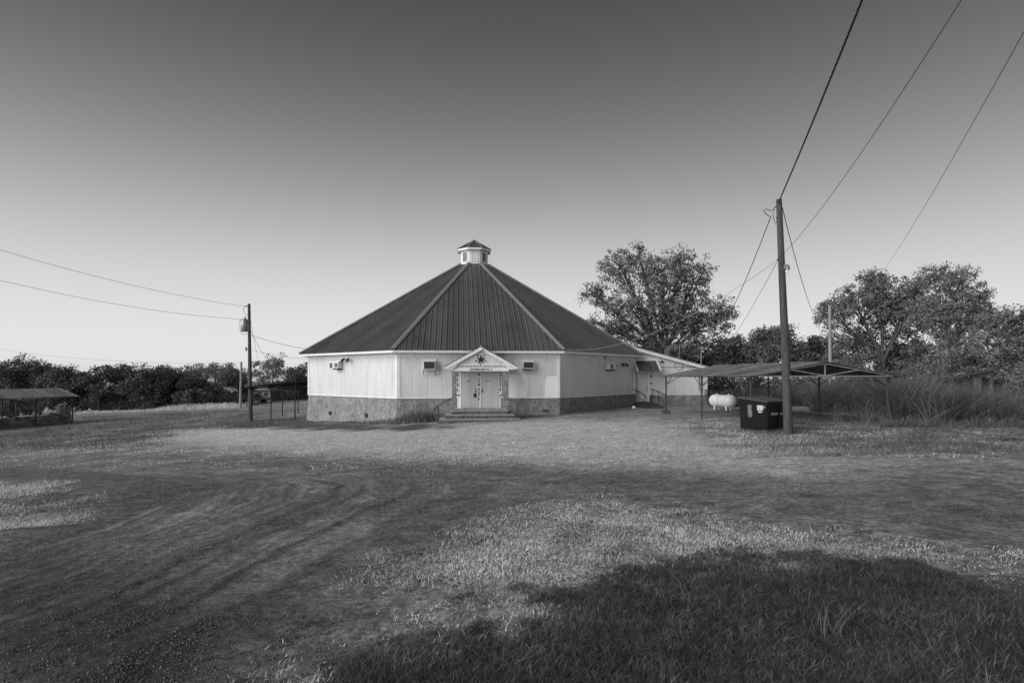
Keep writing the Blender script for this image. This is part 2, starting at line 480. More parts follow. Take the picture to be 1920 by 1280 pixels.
    c3 = mixf(at('dry'), c2, dryc)
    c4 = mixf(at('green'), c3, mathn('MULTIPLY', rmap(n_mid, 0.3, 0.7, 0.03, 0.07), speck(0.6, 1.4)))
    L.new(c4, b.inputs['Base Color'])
    bp = N.new('ShaderNodeBump'); bp.inputs['Strength'].default_value = 1.0; bp.inputs['Distance'].default_value = 0.06
    L.new(mathn('ADD', n_fine, mathn('MULTIPLY', n_grit, 0.6)), bp.inputs['Height'])
    L.new(bp.outputs[0], b.inputs['Normal'])
    me.materials.append(gm)
    o = bpy.data.objects.new('ground', me)
    link(o); set_tags(o, kind='structure')
    return o
make_ground()

def far_road():
    """pale gravel road passing in front of the far trees on the left"""
    line = [(-420, 806), (-100, 792), (150, 780), (330, 772), (470, 767), (600, 765), (700, 763)]
    pts = []
    for u, v in line:
        g = G(u, v); pts.append((g.x, g.y))
    pts = np.array(pts)
    out = []
    for t in np.linspace(0, len(pts) - 1, 60):
        i = min(int(t), len(pts) - 2); q = pts[i] * (1 - t + i) + pts[i + 1] * (t - i)
        d = pts[i + 1] - pts[i]; d /= np.hypot(*d); nrm = np.array([-d[1], d[0]])
        for s in (-3.2, -1.6, 0, 1.6, 3.2):
            a = q + nrm * s
            out.append((a[0], a[1], float(gz(*a)) + 0.03 + 0.02 * (1 - abs(s) / 3.2)))
    f = [(5 * i + k, 5 * i + k + 1, 5 * i + 6 + k, 5 * i + 5 + k) for i in range(59) for k in range(4)]
    mat('road_gravel', 0.20, 0.95, 0.25, 1.5, fine=0.25, fscale=12)
    MB().add(out, f).build('road', 'road_gravel', kind='structure')
far_road()

# ------------------------------------------------------------------ the eight-sided hall
XC, YC, TH = -2.841, 42.77, 0.0930
RW, RE, RT = 11.875, 12.39, 1.17
C8 = math.cos(math.pi / 8); S8 = math.sin(math.pi / 8)
APW, APE, APT = RW * C8, RE * C8, RT * C8
HZ0 = -1.0                                     # world z of the hall's own zero
def hz(zr): return zr + CAMZ - HZ0             # height relative to the lens -> hall's own z
ZE, ZB, ZT = hz(1.415), hz(-1.2325), hz(8.205)
hall = empty('octagonal_hall', (XC, YC, HZ0), 'white eight-sided hall with dark ribbed metal roof and small cupola', 'hall', rz=TH)
def fp(k, u, v, off=0.0):
    """pixel -> (distance along face k, own z) on the plane of face k pushed out by off"""
    d = ray(u, v)
    c, s = math.cos(-TH - math.pi / 4 * k), math.sin(-TH - math.pi / 4 * k)
    rot = lambda x, y: (c * x - s * y, s * x + c * y)
    ox, oy = rot(-XC, -YC); dx, dy = rot(d[0], d[1])
    lam = (-(APW + off) - oy) / dy
    return ox + lam * dx, CAMZ + lam * d[2] - HZ0
def face_obj(o, k):
    o.rotation_euler = (0, 0, math.pi / 4 * k)
    return o
def share(me, name, parent, k=0):
    o = bpy.data.objects.new(name, me)
    link(o, parent)
    return face_obj(o, k)
WS = RW * S8                                   # half a wall
ES = RE * S8                                   # half an eave
TS = RT * S8

# siding: vertical boards with sunk grooves, one sheet for each wall
def siding_mesh(x0, x1, z0, ztop, yf, pitch=0.2066, gw=0.011, gd=0.007):
    vs = []; fs = []
    xs = []
    n = int(round((x1 - x0) / pitch))
    pitch = (x1 - x0) / n
    prof = []
    for i in range(n):
        a = x0 + i * pitch
        prof += [(a + gw, 0), (a + pitch - gw * 0.2, 0), (a + pitch, gd), (a + pitch + gw * 0.8, gd)] if i < n - 1 else [(a + gw, 0), (a + pitch, 0)]
    prof = [(x0, 0)] + prof
    for x, d in prof:
        zt = ztop(x) if callable(ztop) else ztop
        zb = z0(x) if callable(z0) else z0
        vs += [(x, yf + d, zb), (x, yf + d, zt)]
    for i in range(len(prof) - 1):
        fs.append((2 * i, 2 * i + 2, 2 * i + 3, 2 * i + 1))
    me = bpy.data.meshes.new('siding'); me.from_pydata(vs, [], fs); me.update()
    me.materials.append(MATS['siding'])
    return me
sid = siding_mesh(-WS + 0.02, WS - 0.02, ZB, ZE - 0.12, -APW)
for k in range(8): share(sid, 'siding', hall, k)
# corner boards
cb = MB()
a8 = math.pi / 8
for s in (-1, 1):
    pass
for k in range(8):
    m = MB()
    # two boards meeting at the corner to the right of face k
    for kk, sx in ((k, 1), (k + 1, -1)):
        c, s = math.cos(math.pi / 4 * kk), math.sin(math.pi / 4 * kk)
        q = []
        x0, x1 = sorted((sx * (WS - 0.15), sx * (WS + 0.006)))
        for x, y in ((x0, -APW - 0.022), (x1, -APW - 0.022), (x1, -APW + 0.0), (x0, -APW + 0.0)):
            q.append((c * x - s * y, s * x + c * y))
        vs = [(x, y, ZB - 0.03) for x, y in q] + [(x, y, ZE - 0.155) for x, y in q]
        m.add(vs, [(0, 3, 2, 1), (4, 5, 6, 7), (0, 1, 5, 4), (1, 2, 6, 5), (2, 3, 7, 6), (3, 0, 4, 7)])
    m.build('corner_board', 'white_trim', hall)
fr = MB().box(-WS + 0.155, WS - 0.155, -APW - 0.02, -APW + 0.01, ZE - 0.36, ZE - 0.152).mesh('frieze_board'); fr.materials.append(MATS['white_trim'])
sk = MB().box(-WS + 0.155, WS - 0.155, -APW - 0.018, -APW + 0.02, ZB - 0.04, ZB + 0.035).mesh('drip_board'); sk.materials.append(MATS['white_trim'])
for k in range(8):
    share(fr, 'frieze_board', hall, k); share(sk, 'drip_board', hall, k)
# foundation
def foundation_mesh(seed):
    r = np.random.default_rng(seed)
    nx, nz = 60, 14
    z0, z1 = hz(-3.7), ZB - 0.03
    vs = []; fs = []
    for i in range(nx + 1):
        for j in range(nz + 1):
            t = j / nz; z = z0 + (z1 - z0) * t
            off = -0.03 + 0.19 * (1 - t)
            half = (APW + off) * math.tan(a8)
            x = -half + 2 * half * i / nx
            e = 0 if i in (0, nx) else 1
            vs.append((x, -(APW + off) - e * r.normal(0, 0.011), z + e * r.normal(0, .004)))
    for i in range(nx):
        for j in range(nz):
            a = i * (nz + 1) + j
            fs.append((a, a + nz + 1, a + nz + 2, a + 1))
    me = bpy.data.meshes.new('foundation'); me.from_pydata(vs, [], fs)
    me.polygons.foreach_set('use_smooth', [True] * len(fs)); me.update()
    me.materials.append(MATS['stucco'])
    return me
for k in range(8): share(foundation_mesh(40 + k), 'foundation', hall, k)
# eaves: soffit, fascia
so = MB().add([(-WS, -APW + 0.02, ZE - 0.15), (WS, -APW + 0.02, ZE - 0.15), (ES, -APE, ZE - 0.15), (-ES, -APE, ZE - 0.15)], [(0, 1, 2, 3)]).mesh('soffit')
so.materials.append(MATS['white_trim'])
fa = MB().add([(-ES, -APE, ZE - 0.165), (ES, -APE, ZE - 0.165), (ES, -APE, ZE - 0.02), (-ES, -APE, ZE - 0.02),
               (-ES + .01, -APE + .03, ZE - 0.165), (ES - .01, -APE + .03, ZE - 0.165), (ES - .01, -APE + .03, ZE - 0.02), (-ES + .01, -APE + .03, ZE - 0.02)],
              [(0, 1, 2, 3), (5, 4, 7, 6), (0, 4, 5, 1), (3, 2, 6, 7)]).mesh('fascia')
fa.materials.append(MATS['white_trim'])
for k in range(8):
    share(so, 'soffit', hall, k); share(fa, 'fascia', hall, k)
# roof faces: deck below, ribbed sheets above
SLOPE = math.hypot(APE - APT, ZT - ZE)
NY, NZ = (ZT - ZE) / SLOPE, (APE - APT) / SLOPE      # outward normal (toward -y, +z)
def roof_pt(s, t, h=0.0):
    """t: 0 at the eave .. 1 at the cupola"""
    y = -(APE + (APT - APE) * t) - NY * h
    z = ZE + (ZT - ZE) * t + NZ * h
    return (s, y, z)
def tmax(s):
    s = abs(s)
    if s <= TS: return 1.0
    return max(0.0, (ES - s) / (ES - TS))
deck = MB().add([roof_pt(-ES, 0, -.02), roof_pt(ES, 0, -.02), roof_pt(TS, 1, -.02), roof_pt(-TS, 1, -.02)], [(0, 1, 2, 3)]).mesh('roof_deck')
deck.materials.append(MATS['roof_metal'])
def sheet_mesh(x0, x1):
    """one roofing sheet: three tall ribs with a low rib between, cut along the hips"""
    prof = []
    nr = 3; p = (x1 - x0) / nr
    for i in range(nr):
        a = x0 + i * p
        prof += [(a, .0), (a + .034, .034), (a + .06, .034), (a + .072, .0), (a + p * .60, .0), (a + p * .60 + .02, .008), (a + p * .60 + .055, .008), (a + p * .60 + .075, 0)]
    prof.append((x1, 0))
    # extra columns where the hip cut starts so the outline follows the hip
    vs = []; fs = []
    for x, h in prof:
        xx = max(-ES, min(ES, x)); t = tmax(xx)
        vs.append(roof_pt(xx, -0.004, h)); vs.append(roof_pt(xx, t, h))
    for i in range(len(prof) - 1):
        fs.append((2 * i, 2 * i + 2, 2 * i + 3, 2 * i + 1))
    me = bpy.data.meshes.new('roof_sheet'); me.from_pydata(vs, [], fs); me.update()
    me.materials.append(MATS['roof_metal'])
    return me
NS = 10
sheets = [sheet_mesh(-ES + 2 * ES * i / NS, -ES + 2 * ES * (i + 1) / NS) for i in range(NS)]
for k in range(8):
    dk = share(deck, 'roof_face', hall, k)
    for sh in sheets:
        share(sh, 'roof_sheet', dk, 0)
# hip caps
for k in range(8):
    m = MB()
    vs = []
    for t in (-0.006, 1.0):
        R_ = (APE + (APT - APE) * t) / C8
        z = ZE + (ZT - ZE) * t
        for da, h, rr in ((-1, .03, -0.06), (-1, .065, -0.055), (0, .10, 0.02), (1, .065, -0.055), (1, .03, -0.06)):
            ang = -math.pi / 2 + a8 + math.pi / 4 * k
            tx, ty = -math.sin(ang), math.cos(ang)
            x = (R_ + rr) * math.cos(ang) + da * 0.15 * tx; y = (R_ + rr) * math.sin(ang) + da * 0.15 * ty
            vs.append((x, y, z + h + 0.015))
    m.add(vs, [(i, i + 1, i + 6, i + 5) for i in range(4)] + [(0, 5, 9, 4)])
    m.build('hip_cap', 'roof_cap', hall)

# cupola
CR = 1.06; CA = CR * C8; CS = CR * S8
z0c, z1c = hz(8.12), hz(9.22)
for k in range(8):
    o = face_obj(MB().box(-CS, CS, -CA, -CA + 0.05, z0c, z1c).build('cupola_wall', 'white_trim', hall), k)
    # louvred opening with frame
    m = MB()
    for x in (-0.235, 0.235): m.box(x - .025, x + .025, -CA - .03, -CA - .001, z0c + .30, z1c - .10)
    m.box(-.21, .21, -CA - .03, -CA - .001, z1c - .15, z1c - .10); m.box(-.21, .21, -CA - .035, -CA - .001, z0c + .25, z0c + .30)
    fo = m.build('louvre_frame', 'white_trim', o)
    lm = MB()
    nl = 8
    for i in range(nl):
        z = z0c + .32 + i * (z1c - .17 - z0c - .32) / nl
        lm.bar((-.205, -CA - .012, z + .03), (.205, -CA - .012, z + .03), .03, .012, up=(0, -0.6, 0.8))
    lo = lm.build('louvre', 'white_trim' if k != 0 else 'fresh_paint', o)
    bo = MB().box(-.21, .21, -CA - .004, -CA - .0015, z0c + .30, z1c - .15).build('louvre_backing', 'screen_mesh' if k != 0 else 'white_trim', o)
    face_obj(MB().box(-CS - .02, CS + .02, -CA - .05, -CA - .002, z0c - .02, z0c + .13).build('cupola_curb', 'white_trim', hall), k)
    er = 1.32; ea = er * C8; es = er * S8
    m = MB().add([(-es, -ea, z1c), (es, -ea, z1c), (es, -ea, z1c + .15), (-es, -ea, z1c + .15),
                  (-CS, -CA, z1c), (CS, -CA, z1c)], [(0, 1, 2, 3), (4, 5, 1, 0)])
    face_obj(m.build('cupola_fascia', 'white_trim', hall), k)
    za = hz(10.16)
    m = MB()
    L_ = math.hypot(ea, za - z1c - .16)
    def cp(s, t, h):
        return (s, -(ea + .03) * (1 - t) - h * .5, z1c + .16 + (za - z1c - .16) * t + h * .86)
    prof = [(-es, 0), (-.30, 0), (-.285, .03), (-.255, .03), (-.24, 0), (-.05, 0), (-.03, .03), (.0, .03), (.02, 0), (.24, 0), (.255, .03), (.285, .03), (.30, 0), (es, 0)]
    vs = []
    for x, h in prof:
        vs += [cp(x, 0, h), cp(x, 1 - abs(x) / es if abs(x) < es else 0.0, h)]
    m.add(vs, [(2 * i, 2 * i + 2, 2 * i + 3, 2 * i + 1) for i in range(len(prof) - 1)])
    face_obj(m.build('cupola_roof_sheet', 'roof_metal', hall), k)
    ang = -math.pi / 2 + a8 + math.pi / 4 * k
    MB().bar(((er + .03) * math.cos(ang), (er + .03) * math.sin(ang), z1c + .18), (0, 0, za + .03), .10, .03).build('cupola_hip_cap', 'roof_cap', hall)
MB().tube([(0, 0, hz(10.12)), (0, 0, hz(10.22))], [.08, .03], 8).build('cupola_finial', 'roof_cap', hall)

# foundation vents and broken spots
for k, u, v, wd, h in ((-1, 619, 774, .2, .2), (-1, 687, 778.5, .2, .24)):
    s, z = fp(k, u, v, 0.08)
    o = face_obj(MB().box(s - wd / 2, s + wd / 2, -APW - .135, -APW - .07, z - h / 2, z + h / 2).build('foundation_vent', 'dark_paint', hall), k)
for k, u, v, wd, h in ((0, 1022, 769, .34, .10), (1, 1094, 774, .22, .09), (1, 1146, 768, .12, .32)):
    s, z = fp(k, u, v, 0.06)
    pr = []
    for i in range(11):
        a = 2 * math.pi * i / 11; r = 1 + rnd.uniform(-.45, .25)
        pr.append((s + wd / 2 * r * math.cos(a), z + h / 2 * r * math.sin(a)))
    face_obj(MB().prism(pr, -APW - .13, -APW - .08).build('foundation_hole', 'dark_paint', hall), k)
# patches of fresh white paint on the front wall
def patch(px, k=0):
    pts = [fp(k, u, v, .02) for u, v in px]
    return face_obj(MB().prism(pts, -APW - .0045, -APW - .001).build('paint_patch', 'fresh_paint', hall), k)
patch([(954, 744.3), (988, 744.0), (988.6, 735), (990, 725), (989.8, 707), (988, 705), (987.5, 703.2), (983, 702.6), (969, 701.8), (954, 701.4)])
patch([(1021.5, 744.2), (1045, 744), (1045, 704.6), (1028, 704.8), (1026, 707), (1023.5, 710), (1022, 718), (1021.4, 728), (1022, 736)])

# ------------------------------------------------------------------ porch (fixed to the hall)
PO = 1.35                                     # how far the porch front stands out
def q(u, v, off=PO): return fp(0, u, v, off)
Yo = lambda off: -APW - off
zc_top = q(900, 695.5)[1]
zg = hz(-2.9)
land_top = q(900, 769)[1]
for ua, ub in ((847, 856), (943.8, 952.6)):
    s0 = q(ua, 700)[0]; s1 = q(ub, 700)[0]
    MB().box(s0, s1, Yo(PO), Yo(PO - .3), land_top - .02, zc_top).build('porch_column', 'stucco', hall, bevel=.012)
sL, sR = q(846.6, 692)[0], q(954, 692)[0]
zb0, zb1 = q(900, 695.5)[1], q(900, 689.8)[1]
MB().box(sL, sR, Yo(PO + .03), Yo(PO - .12), zb0, zb1).build('porch_beam', 'white_trim', hall)
for s0 in (sL + .04, sR - .16): MB().box(s0, s0 + .12, Yo(PO - .125), Yo(0.02), zb0 + .02, zb1).build('porch_side_beam', 'white_trim', hall)
ap = q(902, 650); tl = q(833.5, 687.5); tr_ = q(969, 687)
sc_ = (tl[0] + tr_[0]) / 2; hw = (tr_[0] - tl[0]) / 2; za_ = ap[1]; ze_ = tl[1]
def rz(s): return za_ - (za_ - ze_) * abs(s - sc_) / hw
gab = siding_mesh(sL + .01, sR - .01, zb1, lambda x: rz(x) - .09, Yo(PO - .02), pitch=.2, gw=.011, gd=.007)
share(gab, 'porch_gable', hall)
gable = [o for o in hall.children if o.name.startswith('porch_gable')][0]
# rake boards, returns and roof planes
for sg in (-1, 1):
    e = sc_ + sg * hw
    m = MB().prism([(sc_, za_ - .19), (sc_, za_), (e, ze_ + .0), (e, ze_ - .10), (e - sg * .22, ze_ - .10 + .02)][::(1 if sg < 0 else -1)], Yo(PO + .16), Yo(PO + .13))
    m.build('porch_rake_board', 'white_trim', hall)
    # boxed return under the rake with its curved inner edge
    pr = [(e, ze_ - .105)]
    pr += [(e - sg * .02, ze_ - .14)]
    for i in range(9):
        t = i / 8
        pr.append((e - sg * (.38 + .62 * t ** 1.6), ze_ - .155 + t * (rz(e - sg * 1.0) - .12 - ze_ + .155) * (0.15 + .85 * t) + .0))
    pr.append((e - sg * 1.0, rz(e - sg * 1.0) - .10))
    MB().prism(pr[::(1 if sg > 0 else -1)], Yo(PO + .12), Yo(PO + .035)).build('porch_return', 'white_trim', hall)
    m = MB()
    m.add([(sc_, Yo(PO + .18), za_ + .012), (e, Yo(PO + .18), ze_ + .012), (e, Yo(-.3), ze_ + .012), (sc_, Yo(-.3), za_ + .012),
           (sc_, Yo(PO + .18), za_ + .04), (e, Yo(PO + .18), ze_ + .04), (e, Yo(-.3), ze_ + .04), (sc_, Yo(-.3), za_ + .04)],
          [(0, 1, 2, 3), (7, 6, 5, 4), (0, 4, 5, 1), (1, 5, 6, 2), (2, 6, 7, 3), (3, 7, 4, 0)])
    m.build('porch_roof_panel', 'roof_metal', hall)
MB().tube([(sc_, Yo(PO + .24), za_ + .05), (sc_, Yo(-.3), za_ + .05)], .045, 8).build('porch_ridge_cap', 'roof_cap', hall)
m = MB().tube([(sc_, Yo(PO + .17), za_ - .10), (sc_, Yo(PO + .30), za_ - .16)], [.05, .075], 10)
m.tube([(sc_, Yo(PO + .30), za_ - .16), (sc_, Yo(PO + .33), za_ - .18)], [.06, .02], 10)
m.build('porch_lamp', 'white_plastic', hall)
MB().box(sL + .05, sR - .05, Yo(PO - .1), Yo(0.02), zb1 + .002, zb1 + .03).build('porch_ceiling', 'white_trim', hall)
# saw-tooth trim along the foot of the gable
m = MB()
nT = 21; x0 = sL + .18; x1 = sR - .18
for i in range(nT):
    a = x0 + (x1 - x0) * i / nT; b_ = x0 + (x1 - x0) * (i + 1) / nT
    m.prism([(a, zb1 + .16), (a + (b_ - a) * .35, zb1 + .06), (a + (b_ - a) * .55, zb1 + .06), (b_, zb1 + .16), (b_, zb1 + .20), (a, zb1 + .20)], Yo(PO + .018), Yo(PO - .018))
m.build('saw_tooth_trim', 'white_trim', gable)
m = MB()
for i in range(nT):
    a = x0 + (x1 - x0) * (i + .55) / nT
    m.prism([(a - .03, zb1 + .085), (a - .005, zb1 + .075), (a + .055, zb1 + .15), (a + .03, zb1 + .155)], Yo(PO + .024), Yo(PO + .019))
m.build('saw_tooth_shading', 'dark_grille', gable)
# star with five small marks
sx, sz = q(901.5, 673.5)
pr = []
for i in range(10):
    r = .25 if i % 2 == 0 else .10
    a = math.pi / 2 - 2 * math.pi * i / 10
    pr.append((sx + r * math.cos(a), sz + r * math.sin(a)))
MB().prism(pr[::-1], Yo(PO + .03), Yo(PO - .015)).build('star_emblem', 'dark_paint', gable)
for i in range(5):
    a = -math.pi / 2 + 2 * math.pi * i / 5
    cx, cz = sx + .27 * math.cos(a), sz + .25 * math.sin(a)
    ca, sa = math.cos(a), math.sin(a)
    tri_ = [(-.055, -.018), (.0, -.032), (.06, -.022), (.05, .012), (.015, .01), (-.01, .034), (-.05, .022)]
    MB().prism([(cx + ca * x - sa * z, cz + sa * x + ca * z) for x, z in tri_], Yo(PO + .022), Yo(PO - .012)).build('star_mark', 'dark_paint', gable)
# lettering
def lettering(body, name, size, loc, parent, width=None, rot=(math.pi / 2, 0, 0), m='dark_paint', ext=.004):
    cu = bpy.data.curves.new(name, 'FONT'); cu.body = body; cu.size = size; cu.align_x = 'CENTER'; cu.align_y = 'CENTER'
    cu.extrude = ext
    tmp = bpy.data.objects.new(name + '_text', cu)
    col.objects.link(tmp)
    dg = bpy.context.evaluated_depsgraph_get(); dg.update()
    me = bpy.data.meshes.new_from_object(tmp.evaluated_get(dg))
    bpy.data.objects.remove(tmp); bpy.data.curves.remove(cu)
    me.materials.clear(); me.materials.append(MATS[m])
    o = bpy.data.objects.new(name, me)
    link(o, parent)
    o.location = loc; o.rotation_euler = rot
    if width:
        xs = [v.co.x for v in me.vertices]
        o.scale = (width / (max(xs) - min(xs)), 1.0, 1.0)
    return o
beam = [o for o in hall.children if o.name.startswith('porch_beam')][0]
lx0, lz = q(881, 692); lx1 = q(923, 692)[0]
for dx in (0, .012):
    pass
lettering('SOUTHERN UNITY NO. 15', 'sign_lettering', .17, ((lx0 + lx1) / 2, Yo(PO + .036), (zb0 + zb1) / 2 + .005), beam, lx1 - lx0, ext=.006)

# doorway
zd0 = q(900, 763.8, .0)[1]; zd1 = q(900, 697, 0)[1]
d0, d1 = q(858, 720, 0)[0], q(939, 720, 0)[0]
MB().box(d0 - .02, d1 + .02, Yo(.035), Yo(-.02), zd0 - .06, zd1 + .12).build('door_surround', 'white_trim', hall)
MB().box(d0 - .05, d1 + .05, Yo(.25), Yo(.03), zd0 - .09, zd0 - .03).build('door_sill', 'concrete', hall)
for ua, ub, knob in ((865.2, 894.0, 1), (902.2, 931.0, -1)):
    a, b_ = q(ua, 720, .04)[0], q(ub, 720, .04)[0]
    dr = MB().box(a, b_, Yo(.065), Yo(.036), zd0, zd1).build('entrance_door', 'door_paint', hall, bevel=.004)
    kx = b_ - .07 if knob > 0 else a + .07
    for dz, rr in ((q(900, 733.5, 0)[1], .045), (q(900, 729, 0)[1], .035)):
        MB().tube([(kx, Yo(.066), dz), (kx, Yo(.10), dz), (kx, Yo(.13), dz), (kx, Yo(.15), dz)], [rr * .5, rr * .5, rr, rr * .5], 10).build('door_knob', 'dark_metal', dr)
    if knob > 0:
        x0, z0_ = q(888, 744.6, .07); x1, z1_ = q(894.2, 737, .07)
        MB().box(x0, b_ - .005, Yo(.078), Yo(.0655), z0_, z1_).build('lock_plate', 'dark_metal', dr)
    x0, z0_ = q(879.3 if knob > 0 else 914.3, 714, .07)
    MB().box(x0 - .09, x0 + .09, Yo(.07), Yo(.0655), z0_ - .022, z0_ + .022).build('door_plaque', 'screen_mesh', dr)
    fx = MB()
    fx.box(a - .05, a - .004, Yo(.085), Yo(.036), zd0, zd1 + .05); fx.box(b_ + .004, b_ + .05, Yo(.085), Yo(.036), zd0, zd1 + .05)
    fx.build('door_jamb', 'white_trim', hall)
# ornament strips beside and between the doors
for u, vtop, vbot in ((857.6, 697, 734), (898.2, 696, 749), (938.4, 697, 735)):
    s0, zt_ = q(u, vtop, .06); zb_ = q(u, vbot, .06)[1]
    st = MB().box(s0 - .085, s0 + .085, Yo(.055), Yo(.0352), zb_ - .25 if u != 898.2 else zd0, zt_).build('ornament_strip', 'white_trim', hall)
    z = zt_ - .06; m = MB(); i = 0
    while z > zb_:
        r = (.055, .075, .04, .06)[i % 4] * rnd.uniform(.8, 1.15); dx = rnd.uniform(-.02, .02)
        m.prism([(s0 + dx - r * .8, z), (s0 + dx + rnd.uniform(-.02, .02), z - r), (s0 + dx + r * .8, z + rnd.uniform(-.02, .02)), (s0 + dx, z + r)], Yo(.062), Yo(.056))
        z -= r * 2.1 + .02; i += 1
    m.build('ornament_motif', 'dark_paint', st)
# steps
for j, (ua, ub, vt, off) in enumerate(((846, 953, 769.5, 1.42), (834.5, 965, 777.6, 1.78), (823, 976.5, 786.2, 2.15))):
    s0, z_ = q(ua, vt, off); s1 = q(ub, vt, off)[0]
    st = MB().box(s0 + .02, s1 - .02, Yo(off - .03), Yo(-.1 + .002 * j), hz(-3.3), z_ - .05).build('entrance_step', 'step_riser', hall)
    MB().box(s0, s1, Yo(off), Yo(-.1 + .002 * j), z_ - .05, z_).build('tread', 'concrete', st, bevel=.012)
# handrails
for sg, px in ((-1, [(847, 745), (835, 752.5), (822, 760.5), (816.5, 764), (813.6, 769.5)]), (1, [(952.5, 745), (961, 750.5), (970, 756.5), (974.5, 759), (977, 761.5)])):
    pts = []
    for i, (u, v) in enumerate(px):
        s, z = q(u, v, PO + .1 + .2 * i); pts.append((s, Yo(PO + .1 + .2 * i), z))
    m = MB().tube(pts, .025, 8)
    p2 = pts[2]
    m.tube([p2, (p2[0], p2[1], hz(-2.75))], .022, 8)
    m.build('handrail', 'dark_metal', hall)
for u, sg in ((858.5, 1), (938.5, -1)):
    s, z = q(u, 740, .4)
    MB().tube([(s - sg * .12, Yo(PO - .25), z), (s + sg * .05, Yo(PO - .32), z + .01), (s + sg * .12, Yo(PO - .40), z - .03)], .024, 8).build('grab_bar', 'dark_metal', hall)
s, z = q(947, 662, .9); s2, z2 = q(942, 670, .6)
MB().tube([(s, Yo(.30), z + .05), (s2, Yo(.02), z2 - .05)], .012, 6).build('brace_rod', 'dark_metal', hall)

# hanging piece of broken fascia on the right face
s, z = fp(1, 1133, 669, .42)
face_obj(MB().prism([(s - .06, z - .16), (s + .05, z - .10), (s + .07, z + .05), (s - .05, z + .05)], -APE - .01, -APE + .03).build('loose_fascia_bracket', 'dark_grille', hall), 1)

# ------------------------------------------------------------------ things fixed to the hall's walls
def wall_root(name, k, u, v, label, cat, group=None, off=0.0):
    """an Empty on face k at a pixel; own x runs along the wall, own -y points out of it"""
    s, z = fp(k, u, v, off)
    ang = TH + math.pi / 4 * k
    c, sn = math.cos(ang), math.sin(ang)
    y = -APW - off
    o = empty(name, (XC + c * s - sn * y, YC + sn * s + c * y, z + HZ0), label, cat, group, rz=ang)
    return o
def wall_size(k, u0, u1, v0, v1, off=0.0):
    a = fp(k, u0, v1, off); b = fp(k, u1, v0, off)
    return abs(b[0] - a[0]), abs(b[1] - a[1])
def front_unit(u0, u1, v0, v1, label, legs):
    um = (u0 + u1) / 2
    r = wall_root('window_air_conditioner', 0, um, v1, label, 'air conditioner', 'air conditioners set in the hall walls')
    wd, h = wall_size(0, u0, u1, v0, v1, .35)
    dp = .42
    MB().box(-wd / 2, wd / 2, -dp, -.022, 0, h).build('casing', 'appliance', r, bevel=.01)
    MB().box(-wd / 2 + .05, wd / 2 - .04, -dp - .006, -dp - .001, .05, h - .06).build('grille', 'dark_grille', r)
    m = MB()
    nf = 9
    for i in range(nf):
        z = .07 + i * (h - .15) / (nf - 1)
        m.box(-wd / 2 + .05, wd / 2 - .04, -dp - .012, -dp - .0065, z - .006, z + .006)
    m.build('grille_fins', 'screen_mesh', r)
    m = MB()
    m.box(-wd / 2 - .09, wd / 2 + .07, -.045, -.0215, h + .01, h + .12)
    m.box(-wd / 2 - .09, -wd / 2 - .01, -.04, -.0215, -.06, h + .008); m.box(wd / 2 + .01, wd / 2 + .07, -.04, -.0215, -.06, h + .008)
    m.box(-wd / 2 - .09, wd / 2 + .07, -.045, -.0215, -.11, -.062)
    m.build('frame', 'white_trim', r)
    if legs:
        for x in (-wd / 2 + .02, wd / 2 - .02):
            MB().bar((x, -.36, -.005), (x, -.03, -.32), .03).build('bracket', 'dark_metal', r)
    else:
        MB().box(-wd / 2 + .03, wd / 2 - .05, -dp + .06, -.03, -.055, -.002).build('support_shelf', 'dark_metal', r)
    return r
front_unit(794, 817, 676, 693, 'boxy air conditioner with dark grille on two brackets, left of the porch', True)
front_unit(978.5, 1000, 677, 691.5, 'boxy air conditioner with dark grille on front wall, right of the porch', False)
def side_unit(k, u0, u1, v0, v1, label, dark_first):
    r = wall_root('window_air_conditioner', k, (u0 + u1) / 2, v1, label, 'air conditioner', 'air conditioners set in the hall walls')
    wd, h = wall_size(k, u0, u1, v0, v1, .2)
    dp = .34
    MB().box(-wd / 2, wd / 2, -dp, -.022, 0, h).build('casing', 'appliance', r, bevel=.01)
    sg = 1 if dark_first else -1
    m = MB()
    for a in (.04, .20):
        xa = -sg * (wd / 2 - .04 - a) ; xb = xa + sg * .12
        x0, x1 = sorted((xa, xb)); m.box(x0, x1, -dp - .006, -dp - .001, .06, h - .06)
    m.build('grille', 'dark_grille', r)
    m = MB()
    for i in range(4):
        z = .05 + i * (h - .1) / 4
        x0 = sg * (wd / 2 - .08); x1 = sg * (wd / 2 - .02)
        m.box(min(x0, x1), max(x0, x1), -dp - .006, -dp - .001, z + .01, z + .06)
    m.build('vent_slot', 'dark_grille', r)
    MB().box(-wd / 2 - .05, wd / 2 + .05, -.3, -.0215, h + .004, h + .05).build('top_trim', 'white_trim', r)
    MB().box(-wd / 2 + .05, wd / 2 - .08, -dp + .05, -.03, -.08, -.002).build('support_shelf', 'dark_metal', r)
side_unit(-1, 631, 643, 678.5, 690.5, 'air conditioner with black slots on brightly lit left wall', False)
side_unit(1, 1135, 1147.5, 681.5, 692.5, 'air conditioner with black slots on the shaded right wall', True)
